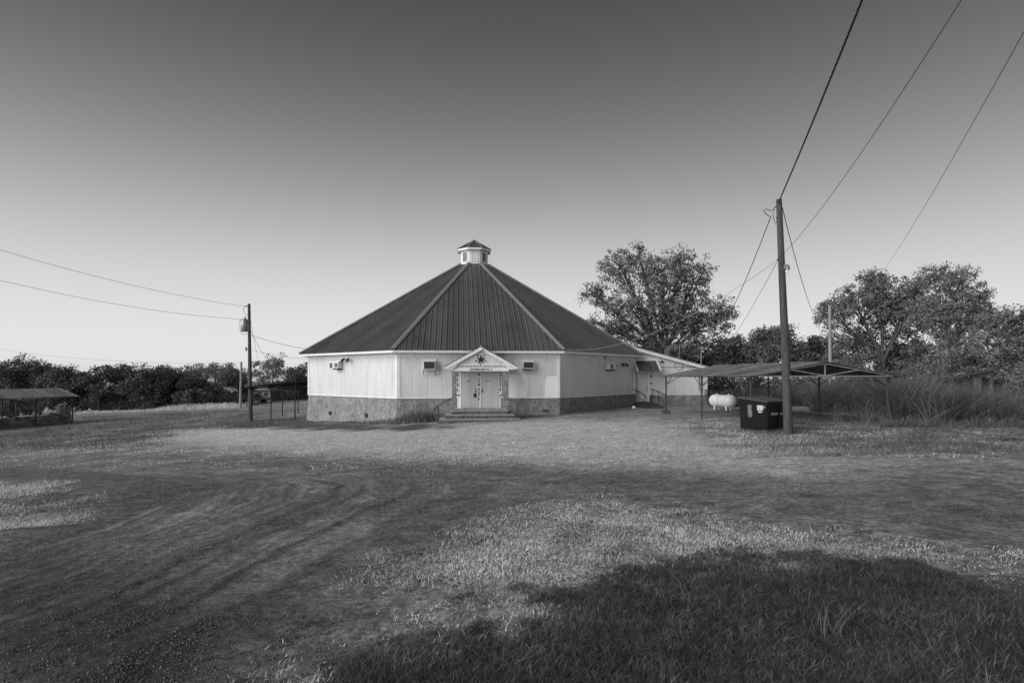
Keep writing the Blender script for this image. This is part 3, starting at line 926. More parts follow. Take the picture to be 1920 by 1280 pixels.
for k, u0, u1, v0, v1, lab in ((-1, 619, 629, 679.5, 690.5, 'small dark square window beside the left wall air conditioner'),
                               (1, 1148.5, 1156, 682, 692, 'small dark square window beside the right wall air conditioner')):
    r = wall_root('wall_window', k, (u0 + u1) / 2, v1, lab, 'window')
    wd, h = wall_size(k, u0, u1, v0, v1)
    MB().box(-wd / 2, wd / 2, -.03, -.002, 0, h).build('pane', 'screen_mesh', r)
    m = MB()
    for a, b_, c, d in ((-wd / 2 - .05, -wd / 2 + .02, -.05, h + .05), (wd / 2 - .02, wd / 2 + .05, -.05, h + .05)): m.box(a, b_, -.05, -.022, c, d)
    m.box(-wd / 2 + .021, wd / 2 - .021, -.05, -.022, -.05, .015); m.box(-wd / 2 + .021, wd / 2 - .021, -.05, -.022, h - .02, h + .05)
    m.build('frame', 'white_trim', r)
def floodlight(k, u, v, lab):
    r = wall_root('flood_light', k, u, v, lab, 'floodlight', 'twin floodlights on the hall')
    MB().tube([(0, -.02, 0), (0, -.07, 0)], .08, 12).build('base_plate', 'dark_metal', r)
    MB().bar((-.16, -.1, 0), (.16, -.1, 0), .04).build('cross_arm', 'dark_metal', r)
    MB().tube([(0, -.06, 0), (0, -.1, 0)], .03, 8).build('stem', 'dark_metal', r)
    for sg in (-1, 1):
        a = Vector((sg * .2, -.12, .10)); b_ = Vector((sg * .28, -.30, -.10))
        h = MB().tube([a, a.lerp(b_, .45), b_], [.045, .07, .105], 12).build('lamp_head', 'dark_metal', r)
        d = (b_ - a).normalized()
        MB().tube([b_ + d * .002, b_ + d * .03], [.09, .04], 12).build('lens', 'white_plastic' if k == 1 and sg > 0 else 'galvanised', h)
        MB().bar((sg * .15, -.1, 0), a.lerp(b_, .4), .03).build('knuckle', 'dark_metal', r)
floodlight(-1, 653, 674.5, 'dark twin floodlight high on the bright left wall')
floodlight(1, 1166.5, 683.5, 'twin floodlight beside the small window on the right wall')

# ------------------------------------------------------------------ annex
AY = 39.75
def ax(u, Y=AY): return (u - 960) / F * Y
def az(v, Y=AY): return CAMZ + (HOR - v) / F * Y
annex = empty('annex', (ax(1188), AY, float(gz(ax(1188), AY))), 'low white lean-to annex with sloping roof behind the metal carport', 'building')
AX0, AZ0 = annex.location.x, annex.location.z
lx = lambda u, Y=AY: ax(u, Y) - AX0
lz = lambda v, Y=AY: az(v, Y) - AZ0
def aroof(x):           # rake line: own x -> own z
    x0, z0 = lx(1152), lz(641.5); x1, z1 = lx(1338), lz(691.5)
    return z0 + (z1 - z0) * (x - x0) / (x1 - x0)
xw0, xw1 = lx(1189.5), lx(1326)
o = share(siding_mesh(xw0, xw1, lz(740.7), lambda x: aroof(x) - .12, 0.0, pitch=.2, gw=.011, gd=.007), 'siding', annex)
o = share(siding_mesh(lx(1150), xw0, lz(674), lambda x: aroof(x) - .12, 0.012, pitch=.2, gw=.011, gd=.007), 'upper_siding', annex)
MB().box(xw1 - .12, xw1 + .02, -.022, 9.0, lz(741), aroof(xw1) - .14).build('end_wall', 'siding', annex)
MB().box(xw0 + 1.2, xw1 + .03, -.02, 9.02, -.5, lz(741.2)).build('foundation', 'stucco', annex)
MB().box(xw0 - .3, xw0 + 1.2, .02, .1, -.5, lz(752.7)).build('foundation', 'stucco', annex)
MB().box(lx(1232), lx(1309), -.03, -.001, lz(688.6), lz(687.2)).build('band_board', 'grey_wood', annex)
xr0, xr1 = lx(1148), lx(1338)
pr = [(xr0, aroof(xr0) - .20), (xr1, aroof(xr1) - .20), (xr1, aroof(xr1)), (xr0, aroof(xr0))]
MB().prism(pr, -.32, -.28).build('rake_board', 'white_trim', annex)
pr = [(xr0 - 1, aroof(xr0 - 1) + .002), (xr1 + .05, aroof(xr1) - .01), (xr1 + .05, aroof(xr1) + .035), (xr0 - 1, aroof(xr0 - 1) + .045)]
MB().prism(pr, -.36, 9.3).build('roof', 'galvanised', annex)
pr = [(xr0, aroof(xr0) - .13), (xr1, aroof(xr1) - .13), (xr1, aroof(xr1) - .1), (xr0, aroof(xr0) - .1)]
MB().prism(pr, -.278, .02).build('soffit', 'white_trim', annex)
# side door with six raised panels
da, db = lx(1191.2), lx(1214.6)
zd0, zd1 = lz(752.6), lz(698.2)
dr = MB().box(da, db, -.045, -.003, zd0, zd1).build('side_door', 'door_paint', annex, bevel=.004)
dw, dh = db - da, zd1 - zd0
for cx in (.28, .72):
    for z0_, z1_ in ((.08, .36), (.43, .74), (.80, .93)):
        MB().box(da + dw * cx - .14, da + dw * cx + .14, -.056, -.0455, zd0 + dh * z0_, zd0 + dh * z1_).build('door_panel', 'door_paint', dr, bevel=.008)
MB().tube([(db - .08, -.046, zd0 + dh * .42), (db - .08, -.10, zd0 + dh * .42)], [.02, .04], 10).build('door_knob', 'galvanised', dr)
MB().tube([(db - .08, -.046, zd0 + dh * .49), (db - .08, -.07, zd0 + dh * .49)], .035, 10).build('dead_bolt', 'dark_metal', dr)
m = MB(); m.box(da - .11, da - .006, -.06, -.002, zd0, zd1 + .1); m.box(db + .006, db + .11, -.06, -.002, zd0, zd1 + .1); m.box(da - .005, db + .005, -.06, -.002, zd1 + .006, zd1 + .1)
m.build('door_frame', 'white_trim', annex)
MB().box(da - .08, db + .08, -.16, -.0, zd0 - .05, zd0 - .004).build('door_sill', 'dark_metal', annex)
# awning over the side door
aw0, aw1 = lx(1190), lx(1229.5)
zt_, zb_ = lz(676.8), lz(695.2, AY - 1.2)
nP = 6
for i in range(nP):
    a = aw0 + (aw1 - aw0) * i / nP; b_ = aw0 + (aw1 - aw0) * (i + 1) / nP
    m = MB().add([(a, -.03, zt_), (b_ - .02, -.03, zt_), (b_ - .02, -1.2, zb_), (a, -1.2, zb_)], [(0, 1, 2, 3)])
    m.add([(b_ - .02, -.03, zt_), (b_ - .02, -.03, zt_ + .035), (b_, -.03, zt_ + .035), (b_, -.03, zt_), (b_ - .02, -1.2, zb_), (b_ - .02, -1.2, zb_ + .035), (b_, -1.2, zb_ + .035), (b_, -1.2, zb_)],
          [(0, 1, 5, 4), (1, 2, 6, 5), (2, 3, 7, 6)])
    m.build('awning_panel', 'roof_metal', annex)
for x in (aw0 - .06, aw1 + .04):
    MB().bar((x, -.03, zt_ + .02), (x, -1.24, zb_ + .01), .10, .14).build('awning_side_trim', 'white_trim', annex)
    MB().bar((x, -.03, zt_ - .95), (x, -1.1, zb_ - .0), .035).build('awning_strut', 'dark_metal', annex) if False else None
MB().box(aw0 - .1, aw1 + .2, -.04, -.002, zt_ + .02, zt_ + .2).build('awning_head_board', 'white_trim', annex)
# wall fittings
MB().box(lx(1238), lx(1243.2), -.16, -.002, lz(679.6), lz(676.4)).build('wall_lamp', 'dark_paint', annex, bevel=.02)
for v in (705.2, 718): MB().tube([(lx(1220.3), -.002, lz(v)), (lx(1220.3), -.08, lz(v))], .06, 12).build('door_bell', 'dark_paint', annex)
pts = [(lx(1272.5) + .29 * math.cos(a), -.03, lz(685.5) + .32 * math.sin(a)) for a in np.linspace(.6, 2 * math.pi - .6 + 2 * math.pi * .0, 26) + math.pi / 2]
MB().tube(pts, .012, 6).build('cable_loop', 'screen_mesh', annex)
MB().tube([(lx(1313.5), -.12, lz(730)), (lx(1313.5), -.12, lz(660.5))], .035, 8).build('service_mast', 'galvanised', annex)
MB().tube([(lx(1313.5), -.12, lz(660.5)), (lx(1313.5), -.16, lz(657.8)), (lx(1314.5), -.28, lz(657.5)), (lx(1316.5), -.34, lz(661))], [.05, .06, .06, .05], 8).build('weather_head', 'galvanised', annex)
MB().tube([(lx(1310), -.05, lz(690)), (lx(1310), -.05, lz(729)), (lx(1311), -.05, lz(731)), (lx(1318), -.05, lz(731))], .035, 8).build('conduit', 'grey_wood', annex)
MB().box(lx(1320.5), lx(1325), -.16, -.002, lz(741), lz(729)).build('meter_box', 'galvanised', annex, bevel=.01)
MB().tube([(lx(1270.5), -.05, aroof(lx(1270.5)) - .15), (lx(1270.5), -.35, aroof(lx(1270.5)) + .1), (lx(1272), -.37, lz(645.5))], .022, 6).build('antenna_pole', 'galvanised', annex)

# exhaust duct standing on the annex roof
dz = CAMZ + (HOR - 664) / F * 42.0
duct = empty('exhaust_duct', ((1258 - 960) / F * 42.0, 42.0, AZ0 + aroof((1258 - 960) / F * 42.0 - AX0) + .02), 'dull grey bent exhaust duct standing on the annex roof', 'duct')
ux = lambda u: (u - 960) / F * 42.0 - duct.location.x
uz = lambda v: CAMZ + (HOR - v) / F * 42.0 - duct.location.z
MB().tube([(ux(1251.5), 0, -.05), (ux(1252.5), 0, uz(656.5)), (ux(1256), 0, uz(653.6)), (ux(1262), 0, uz(652.8))], [.26, .27, .29, .30], 16).build('elbow', 'screen_mesh', duct)
MB().tube([(ux(1262), 0, uz(652.8)), (ux(1265), 0, uz(653.4)), (ux(1271), 0, uz(653)), (ux(1276), 0, uz(651.2))], [.31, .34, .30, .16], 16).build('drum', 'dull_tin', duct)
MB().tube([(ux(1276), 0, uz(651.2)), (ux(1281), 0, uz(651.2)), (ux(1281.2), 0, uz(651.3)), (ux(1284), 0, uz(651.8))], [.13, .11, .2, .22], 14).build('outlet', 'dull_tin', duct)
for u in (1266.5, 1269):
    x = ux(u); MB().bar((x, 0, uz(655)), (x, 0, aroof(x + duct.location.x - AX0) + AZ0 - duct.location.z - .02), .05).build('support_leg', 'dark_metal', duct)

# ------------------------------------------------------------------ ramp at the side door
rx0, rx1 = (1187.5 - 960) / F * 39.3, (1224 - 960) / F * 39.3
zt0 = AZ0 + zd0 - .05
yA, yM, yE = 39.62, 38.5, 35.6
ramp = empty('door_ramp', ((rx0 + rx1) / 2, 37.5, float(gz((rx0 + rx1) / 2, 37.5))), 'dark plank ramp with two pipe rails at the annex door', 'ramp')
RX, RY, RZ = ramp.location
zend = float(gz(RX, yE)) + .03
def deckz(y): return zt0 if y > yM else zt0 + (zend - zt0) * (yM - y) / (yM - yE)
npl = 20
for i in range(npl):
    ya = yE + (yA - yE) * i / npl; yb = yE + (yA - yE) * (i + 1) / npl - .015
    za, zb2 = deckz(ya), deckz(yb)
    vs = [(rx0 - RX, ya - RY, za - .04 - RZ), (rx1 - RX, ya - RY, za - .04 - RZ), (rx1 - RX, yb - RY, zb2 - .04 - RZ), (rx0 - RX, yb - RY, zb2 - .04 - RZ)]
    vs += [(x, y, z + .04) for x, y, z in vs]
    MB().add(vs, [(0, 3, 2, 1), (4, 5, 6, 7), (0, 1, 5, 4), (1, 2, 6, 5), (2, 3, 7, 6), (3, 0, 4, 7)]).build('plank', 'old_wood', ramp)
MB().box(rx0 + .25 - RX, rx1 - .25 - RX, 37.2 - RY, 38.4 - RY, deckz(37.9) + .01 - RZ, deckz(37.9) + .02 - RZ).build('door_mat', 'dark_paint', ramp) if False else None
for x in (rx0 + .03, rx1 - .03):
    m = MB()
    m.add([(x - RX, yA - RY, -.6), (x - RX, yM - RY, -.6), (x - RX, yE - RY, zend - RZ - .25), (x - RX, yE - RY, zend - RZ - .045), (x - RX, yM - RY, zt0 - RZ - .045), (x - RX, yA - RY, zt0 - RZ - .045)], [(0, 1, 2, 3, 4, 5)])
    m.build('side_board', 'old_wood', ramp)
    ys = (39.35, 37.7, 36.0); m2 = []
    for y in ys:
        hgt = .92 if y > 36.5 else .78
        MB().tube([(x - RX, y - RY, deckz(y) - .1 - RZ), (x - RX, y - RY, deckz(y) + hgt - RZ)], .024, 8).build('rail_post', 'dark_metal', ramp)
    top = [(x - RX, 39.75 - RY, deckz(39.3) + .92 - RZ), (x - RX, 39.3 - RY, deckz(39.3) + .92 - RZ), (x - RX, 36.0 - RY, deckz(36) + .78 - RZ), (x - RX, 35.75 - RY, deckz(35.8) + .62 - RZ)]
    MB().tube(top, .028, 8).build('handrail', 'dark_metal', ramp)
    MB().tube([(x - RX, 39.35 - RY, deckz(39.3) + .45 - RZ), (x - RX, 36.0 - RY, deckz(36) + .38 - RZ)], .02, 8).build('mid_rail', 'dark_metal', ramp)
g = on_ground(1188.5, 36.9)
m = MB()
vs = []; n = 12
for j, (r, z) in enumerate(((.13, 0), (.125, .06), (.10, .12), (.05, .155), (.0, .165))):
    for i in range(n):
        a = 2 * math.pi * i / n; vs.append((r * math.cos(a), r * math.sin(a), z))
m.add(vs, [(j * n + i, j * n + (i + 1) % n, (j + 1) * n + (i + 1) % n, (j + 1) * n + i) for j in range(4) for i in range(n)], True)
o = m.build('white_dome', 'white_plastic', None, label='small white plastic dome on the ground beside the ramp', cat='dome cap')
o.location = g - Vector((0, 0, .01))

# ------------------------------------------------------------------ carports
def corrugated(p00, p10, p11, p01, pitch=.076, amp=.011, under=False):
    """sheet between four corners; waves run from edge p00-p10 (eave) up to p01-p11 (ridge)"""
    p00, p10, p11, p01 = map(Vector, (p00, p10, p11, p01))
    wd = (p10 - p00).length
    n = max(4, int(wd / pitch * 4))
    nrm = (p10 - p00).cross(p01 - p00).normalized()
    if nrm.z < 0: nrm = -nrm
    vs = []
    for i in range(n + 1):
        t = i / n
        h = amp * math.sin(2 * math.pi * wd * t / pitch)
        a = p00.lerp(p10, t) + nrm * h; b = p01.lerp(p11, t) + nrm * h
        vs += [a, a.lerp(b, .5), b]
    fs = []
    for i in range(n):
        fs += [(3 * i, 3 * i + 3, 3 * i + 4, 3 * i + 1), (3 * i + 1, 3 * i + 4, 3 * i + 5, 3 * i + 2)]
    return MB().add(vs, fs, True)
def sheets_on(root, a0, a1, b1, b0, m, n=None, rnd_=rnd, sheet_w=.66, amp=.011):
    """cover a roof slope (eave a0-a1, ridge b0-b1) with overlapping sheets, each its own piece"""
    a0, a1, b0, b1 = map(Vector, (a0, a1, b0, b1))
    L_ = (a1 - a0).length
    n = n or max(2, int(round(L_ / sheet_w)))
    for i in range(n):
        t0, t1 = i / n, min(1, (i + 1) / n + .03)
        dz = Vector((0, 0, rnd_.uniform(0, .012) + (.008 if i % 2 else 0)))
        ov = rnd_.uniform(-.05, .06)
        q0 = a0.lerp(a1, t0) + (a0 - b0).normalized() * ov + dz; q1 = a0.lerp(a1, t1) + (a0 - b0).normalized() * ov + dz
        corrugated(q0, q1, b0.lerp(b1, t1) + dz, b0.lerp(b1, t0) + dz, amp=amp).build('roof_sheet', m, root)

# right carport: gable end towards the camera
cr = empty('metal_carport', (12.1, 27.0, float(gz(12.1, 27.0))), 'rusty gabled metal carport on posts behind the dumpster', 'carport')
O = cr.location
FL = Vector((9.45, 22.5, 0)); FR = Vector((15.35, 23.2, 0)); BK = Vector((-1.05, 8.55, 0))
EZ, RZ_ = CAMZ + .0, CAMZ + .53
bdir = BK.normalized(); wdir = (FR - FL).normalized()
def loc(p, z): return Vector((p.x - O.x, p.y - O.y, z - O.z))
f0, f1 = FL - wdir * .3 - bdir * .35, FR + wdir * .3 - bdir * .35
k0, k1 = FL + BK - wdir * .3 + bdir * .35, FR + BK + wdir * .3 + bdir * .35
mid_f = (f0 + f1) / 2; mid_k = (k0 + k1) / 2
ez = EZ - .045
sheets_on(cr, loc(f0, ez), loc(k0, ez), loc(mid_k, RZ_ + .02), loc(mid_f, RZ_ + .02), 'rusty_sheet')
sheets_on(cr, loc(f1, ez), loc(k1, ez), loc(mid_k, RZ_ + .02), loc(mid_f, RZ_ + .02), 'rusty_sheet')
MB().bar(loc(mid_f, RZ_ + .035), loc(mid_k, RZ_ + .035), .3, .02).build('ridge_cap', 'rusty_sheet', cr)
ends = []
for j in range(3):
    for side, base in ((0, FL), (1, FR)):
        p = base + BK * (j / 2)
        g = float(gz(p.x, p.y)) - .05
        top = loc(p, EZ - .06); bot = loc(p, g)
        if side == 1 and j == 0:        # crooked wooden post
            MB().tube([bot + Vector((.16, 0, 0)), bot.lerp(top, .3) + Vector((.03, 0, 0)), bot.lerp(top, .6) - Vector((.05, 0, 0)), top], [.055, .06, .055, .06], 8).build('post', 'old_wood', cr)
        else:
            MB().tube([bot, top], .042, 10).build('post', 'dark_metal', cr)
        if side == 0 and j == 2:
            MB().box(bot.x - .2, bot.x + .2, bot.y - .2, bot.y + .2, bot.z - .1, bot.z + .27).build('footing_block', 'old_wood', cr, bevel=.02)
        # curved knee braces along the eave and across
        for dr_ in ((bdir, -bdir) if j == 1 else ((bdir,) if j == 0 else (-bdir,))):
            a = top - Vector((0, 0, .42)); b_ = top + dr_ * .75 - Vector((0, 0, .02))
            MB().tube([a, a.lerp(b_, .5) - Vector((0, 0, .03)), b_], .016, 6).build('brace', 'dark_metal', cr)
        dr_ = wdir if side == 0 else -wdir
        a = top - Vector((0, 0, .42)); b_ = top + dr_ * .75 - Vector((0, 0, .02))
        MB().tube([a, b_], .016, 6).build('brace', 'dark_metal', cr)
for base in (FL, FR):
    MB().bar(loc(base - bdir * .3, EZ - .03), loc(base + BK + bdir * .3, EZ - .03), .06, .08).build('eave_beam', 'dark_metal', cr)
for j in range(3):
    a = FL + BK * (j / 2); b_ = FR + BK * (j / 2); c = (a + b_) / 2
    if j == 0: a = a - bdir * .25; b_ = b_ - bdir * .25; c = c - bdir * .25
    m = MB()
    A, B_, Ct, Cb = loc(a, EZ - .02), loc(b_, EZ - .02), loc(c, RZ_ - .05), loc(c, EZ - .02)
    m.bar(A, B_, .05, .05)
    m.bar(A, Ct, .045, .045); m.bar(B_, Ct, .045, .045)
    m.bar(Cb, Ct - Vector((0, 0, .02)), .045, .045)
    m.bar(Cb + Vector((0, 0, .02)), A.lerp(Ct, .5), .04, .04); m.bar(Cb + Vector((0, 0, .02)), B_.lerp(Ct, .5), .04, .04)
    m.build('truss', 'grey_wood' if j == 0 else 'dark_metal', cr)

# lean-to carport against the hall's left side
cl = empty('lean_to_carport', (-17.0, 43.5, float(gz(-17.0, 43.5))), 'dark lean-to carport beside the wooden pole left of the hall', 'carport')
O2 = cl.location
def loc2(x, y, z): return Vector((x - O2.x, y - O2.y, z - O2.z))
e0 = P(453, 727.2, 38.9); z_in = CAMZ - .42
xo, xi = -17.75, -14.95
ey0, ey1 = 38.3, 49.5
zo = e0.z
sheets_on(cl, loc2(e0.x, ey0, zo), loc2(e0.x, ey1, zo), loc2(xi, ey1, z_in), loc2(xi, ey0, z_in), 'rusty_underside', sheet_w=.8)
for y in (38.7, 41.9, 44.0, 47.2):
    g = float(gz(xo, y)) - .05
    MB().tube([loc2(xo, y, g), loc2(xo, y, zo + .02)], .045, 8).build('post', 'wire', cl)
for y in (38.7, 41.9, 44.0, 47.2):
    m = MB().bar(loc2(xo - .2, y, zo - .0), loc2(xi, y, z_in - .05), .05, .06)
    m.bar(loc2(xo, y, zo - .16), loc2(xi, y, zo - .16), .05, .05)
    m.bar(loc2(xo + .9, y, zo - .15), loc2(xi - .4, y, z_in - .1), .03, .03)
    m.build('truss', 'wire', cl)
MB().bar(loc2(xo, ey0, zo - .03), loc2(xo, ey1, zo - .03), .06, .08).build('eave_beam', 'wire', cl)
for y in (39.2, 44.0, 49.0):
    MB().tube([loc2(xi, y, float(gz(xi, y)) - .05), loc2(xi, y, z_in)], .045, 8).build('post', 'wire', cl)

# carport at the left edge
c3 = empty('open_carport', (-41.0, 43.0, float(gz(-41.0, 43.0))), 'open carport with striped rusty metal roof at the left edge', 'carport')
O3 = c3.location
dv = Vector((.36, .93, 0)).normalized(); pv = Vector((-.93, .36, 0)).normalized()
E1 = P(149, 742.5, 48.5); E1z = E1.z
eA = Vector((E1.x, E1.y, 0)); eB = eA - dv * 13
rA = eA + pv * 2.5; rB = eB + pv * 2.5
zr3 = E1z + .66
def loc3(p, z): return Vector((p.x - O3.x, p.y - O3.y, z - O3.z))
sheets_on(c3, loc3(eB, E1z), loc3(eA, E1z), loc3(rA, zr3), loc3(rB, zr3), 'rusty_sheet', sheet_w=.75)
sheets_on(c3, loc3(eB + pv * 5, E1z), loc3(eA + pv * 5, E1z), loc3(rA, zr3), loc3(rB, zr3), 'rusty_sheet', sheet_w=.75)
for j, t in enumerate((.35, 3.1, 5.8, 8.6, 11.5)):
    for off in (.25, 4.75):
        p = eA - dv * t + pv * off
        lean = Vector((.10, 0, 0)) if off < 1 else Vector((0, 0, 0))
        MB().tube([loc3(p - lean, float(gz(p.x, p.y)) - .05), loc3(p + lean * .3, E1z + .06)], .055, 8).build('post', 'wire', c3)
    a, b_ = eA - dv * t + pv * .25, eA - dv * t + pv * 4.75
    m = MB().bar(loc3(a, E1z - .0), loc3(b_, E1z - .0), .05, .06); c = (a + b_) / 2
    m.bar(loc3(a, E1z + .03), loc3(c, zr3 - .06), .05, .05); m.bar(loc3(b_, E1z + .03), loc3(c, zr3 - .06), .05, .05)
    m.build('truss', 'wire', c3)
for off in (.25, 4.75):
    MB().bar(loc3(eA + pv * off, E1z + .02), loc3(eB + pv * off, E1z + .02), .06, .07).build('eave_beam', 'dark_metal', c3)

# stacked stone wall under that carport
sw = empty('stone_wall', (-40.5, 46.0, float(gz(-40.5, 46.0))), 'low dry-stacked stone wall under the left carport', 'wall')
O4 = sw.location
base0 = eA - dv * 0.3 + pv * 1.3
stone_me = []
for i in range(6):
    r = np.random.default_rng(100 + i)
    m = MB().box(-.5, .5, -.5, .5, -.5, .5)
    m.v = [(x * (1 + r.uniform(-.15, .08)), y * (1 + r.uniform(-.15, .08)), z * (1 + r.uniform(-.2, .06))) for x, y, z in m.v]
    me = m.mesh('stone'); me.materials.append(MATS['rubble']); stone_me.append(me)
zrow = 0
for row in range(7):
    t = rnd.uniform(-.2, .1)
    while t < 9.5:
        ln = rnd.uniform(.28, .6); hh = .155
        p = base0 - dv * (t + ln / 2) + pv * rnd.uniform(-.03, .03)
        zz = float(gz(p.x, p.y)) - .06 + row * .15 + hh / 2
        if row < 6 or rnd.random() < .35:
            o = bpy.data.objects.new('stone', rnd.choice(stone_me)); link(o, sw)
            o.location = (p.x - O4.x, p.y - O4.y, zz - O4.z)
            o.scale = (ln * .97, .34, hh * rnd.uniform(.86, .98)); o.rotation_euler = (0, 0, math.atan2(dv.y, dv.x) + rnd.uniform(-.03, .03))
        t += ln
# stone pillar at the wall's end
for row in range(10):
    for c in range(2):
        p = base0 + dv * .25 - dv * (c * .45) + pv * .35
        o = bpy.data.objects.new('stone', rnd.choice(stone_me)); link(o, sw)
        o.location = (p.x - O4.x, p.y - O4.y, float(gz(p.x, p.y)) + row * .15 - O4.z)
        o.scale = (.44, .6, .145); o.rotation_euler = (0, 0, math.atan2(dv.y, dv.x) + rnd.uniform(-.05, .05))

# ------------------------------------------------------------------ dumpster
N_ = G(1437.5, 811)
Ld = Vector((-.55, .835, 0)).normalized(); Rd = Vector((.835, .55, 0)).normalized()
La, Lb, Hd = 1.12, 1.52, 1.06
dm = empty('dumpster', (N_.x + Ld.x * La / 2 + Rd.x * Lb / 2, N_.y + Ld.y * La / 2 + Rd.y * Lb / 2, N_.z), 'black steel dumpster with closed lids standing behind the pole', 'dumpster', rz=math.atan2(Rd.y, Rd.x))
# own x along Rd (long side), own y along Ld; near corner at (-Lb/2,-La/2)
hx, hy = Lb / 2, La / 2
m = MB()
vs = [(-hx + .05, -hy + .05, .08), (hx - .05, -hy + .05, .08), (hx - .05, hy - .03, .08), (-hx + .05, hy - .03, .08),
      (-hx, -hy, Hd), (hx, -hy, Hd), (hx, hy, Hd + .12), (-hx, hy, Hd + .12)]
m.add(vs, [(0, 3, 2, 1), (0, 1, 5, 4), (1, 2, 6, 5), (2, 3, 7, 6), (3, 0, 4, 7), (4, 5, 6, 7)])
body = m.build('body', 'black_metal', dm, bevel=.012)
def lidz(y): return Hd + .12 * (y + hy) / (2 * hy)
for sgn in (-1, 1):
    x0, x1 = (-hx - .04, -.015) if sgn < 0 else (.015, hx + .04)
    vs = [(x0, -hy - .05, lidz(-hy) + .005), (x1, -hy - .05, lidz(-hy) + .005), (x1, hy + .03, lidz(hy) + .005), (x0, hy + .03, lidz(hy) + .005)]
    vs += [(x, y, z + .055) for x, y, z in vs]
    m = MB().add(vs, [(0, 3, 2, 1), (4, 5, 6, 7), (0, 1, 5, 4), (1, 2, 6, 5), (2, 3, 7, 6), (3, 0, 4, 7)])
    ld = m.build('lid', 'lid_plastic', dm, bevel=.015)
    m = MB()
    for xx in (x0 + .2, x1 - .2):
        m.bar((xx, -hy - .02, lidz(-hy) + .066), (xx, hy, lidz(hy) + .066), .1, .02)
    m.build('lid_rib', 'lid_plastic', ld)
MB().tube([(-hx - .03, hy + .02, Hd + .16), (hx + .03, hy + .02, Hd + .16)], .03, 8).build('hinge_rod', 'dark_metal', dm)
for x in (hx,):
    sg = 1
    MB().box(min(x, x + sg * .11) if sg > 0 else x - .11, x + .11 if sg > 0 else x, -hy * .55, hy * .55, Hd * .42, Hd * .62).build('lift_pocket', 'black_metal', dm, bevel=.01)
m = MB(); m.box(-hx - .02, hx + .02, -hy - .03, -hy + .0, Hd - .1, Hd - .02); m.build('rim', 'black_metal', dm)
for x in (-hx + .05, -.03, hx - .11):
    MB().bar((x + .03, -hy + .02, .1), (x + .03, -hy - .015, Hd - .11), .05, .04).build('stiffener', 'black_metal', dm)
for x in (-hx + .15, hx - .15):
    for y in (-hy + .15, hy - .15):
        MB().tube([(x, y, -.03), (x, y, .085)], .07, 8).build('caster', 'dark_metal', dm)
# stickers and stencilled strip (left side faces -x)
def sticker_l(y0, y1, z0, z1, nme, mt):
    t0, t1 = z0 / Hd, z1 / Hd
    xa, xb = -hx + .05 * (1 - t0), -hx + .05 * (1 - t1)
    return MB().add([(xa - .006, y0, z0), (xa - .006, y1, z0), (xb - .006, y1, z1), (xb - .006, y0, z1)], [(0, 1, 2, 3)]).build(nme, mt, body)
mat('white_sticker', .42, .5, .35, 14.0, fine=.5, fscale=22)
mat('faded_sticker', .12, .6, .6, 10.0, fine=.6, fscale=18)
sticker_l(-.42, -.18, .78, .96, 'white_label', 'white_sticker'); sticker_l(-.38, -.22, .70, .755, 'white_label', 'white_sticker')
sticker_l(-.5, -.44, .88, .93, 'white_label', 'white_sticker')
sticker_l(.02, .20, .52, .96, 'faded_label', 'faded_sticker')
m = MB()
for i in range(9):
    xx = -hx + .28 + i * .085
    m.add([(xx, -hy - .004 + .02, .60 + rnd.uniform(0, .02)), (xx + .065, -hy - .004 + .02, .60 + rnd.uniform(0, .02)), (xx + .065, -hy - .006 + .018, .67 + rnd.uniform(0, .03)), (xx, -hy - .006 + .018, .67 + rnd.uniform(0, .03))], [(0, 1, 2, 3)])
m.build('stencilled_strip', 'white_sticker', body)

# ------------------------------------------------------------------ propane tank
tg = on_ground(1355, 33.8)
tk = empty('propane_tank', tg, 'white horizontal propane tank under the metal carport', 'tank', rz=math.radians(-60))
R0, Lh = .37, .56
pts = []; rad = []
for i in range(9):
    a = math.pi / 2 * i / 8; pts.append((-Lh - R0 * .95 * math.cos(a), 0, .55)); rad.append(max(.01, R0 * math.sin(a)))
for i in range(9):
    a = math.pi / 2 * (1 - i / 8); pts.append((Lh + R0 * .95 * math.cos(a), 0, .55)); rad.append(max(.01, R0 * math.sin(a)))
shell = MB().tube(pts, rad, 24, cap=False).build('shell', 'tank_paint', tk)
MB().tube([(-.12, 0, .55), (-.095, 0, .55)], R0 + .006, 24).build('weld_band', 'grey_wood', tk)
MB().tube([(0.05, 0, .9), (0.05, 0, 1.03)], [.17, .16], 14).build('valve_dome', 'dark_metal', tk)
for x in (-.42, .42):
    for y in (-.2, .2):
        MB().box(x - .04, x + .04, y - .03, y + .03, -.04, .27).build('leg', 'tank_paint', tk)
    MB().tube([(x, 0, .9), (x, 0, .99)], [.03, .03], 8).build('lifting_lug', 'tank_paint', tk)

# ------------------------------------------------------------------ poles
def pole(name, base, top, r0, r1, label, m='old_wood'):
    r = empty(name, base, label, 'pole')
    t = top - base
    MB().tube([Vector((0, 0, -.15)), t * .33 + Vector((.01, 0, 0)), t * .66, t], [r0, r0 * .67 + r1 * .33, r0 * .33 + r1 * .67, r1], 14).build('shaft', m, r)
    return r
pb = G(1478.5, 814)
PY = pb.y
ptop = P(1460.5, 374, PY)
pr_ = pole('utility_pole', pb, ptop, .155, .095, 'leaning dark wooden utility pole in front of the dumpster')
rel = lambda u, v, Y=None: P(u, v, Y or PY) - pb
MB().box(*[c for c in (-.03, .03)], -.2, -.1, 0, .16).build('lamp_bracket', 'galvanised', pr_).location = rel(1468.5, 506)
m = MB()
a = rel(1472.5, 506) + Vector((0, -.12, 0))
MB().tube([a, a + Vector((0, 0, .10)), a + Vector((0, 0, .15))], [.10, .085, .05], 12).build('lamp_hood', 'galvanised', pr_)
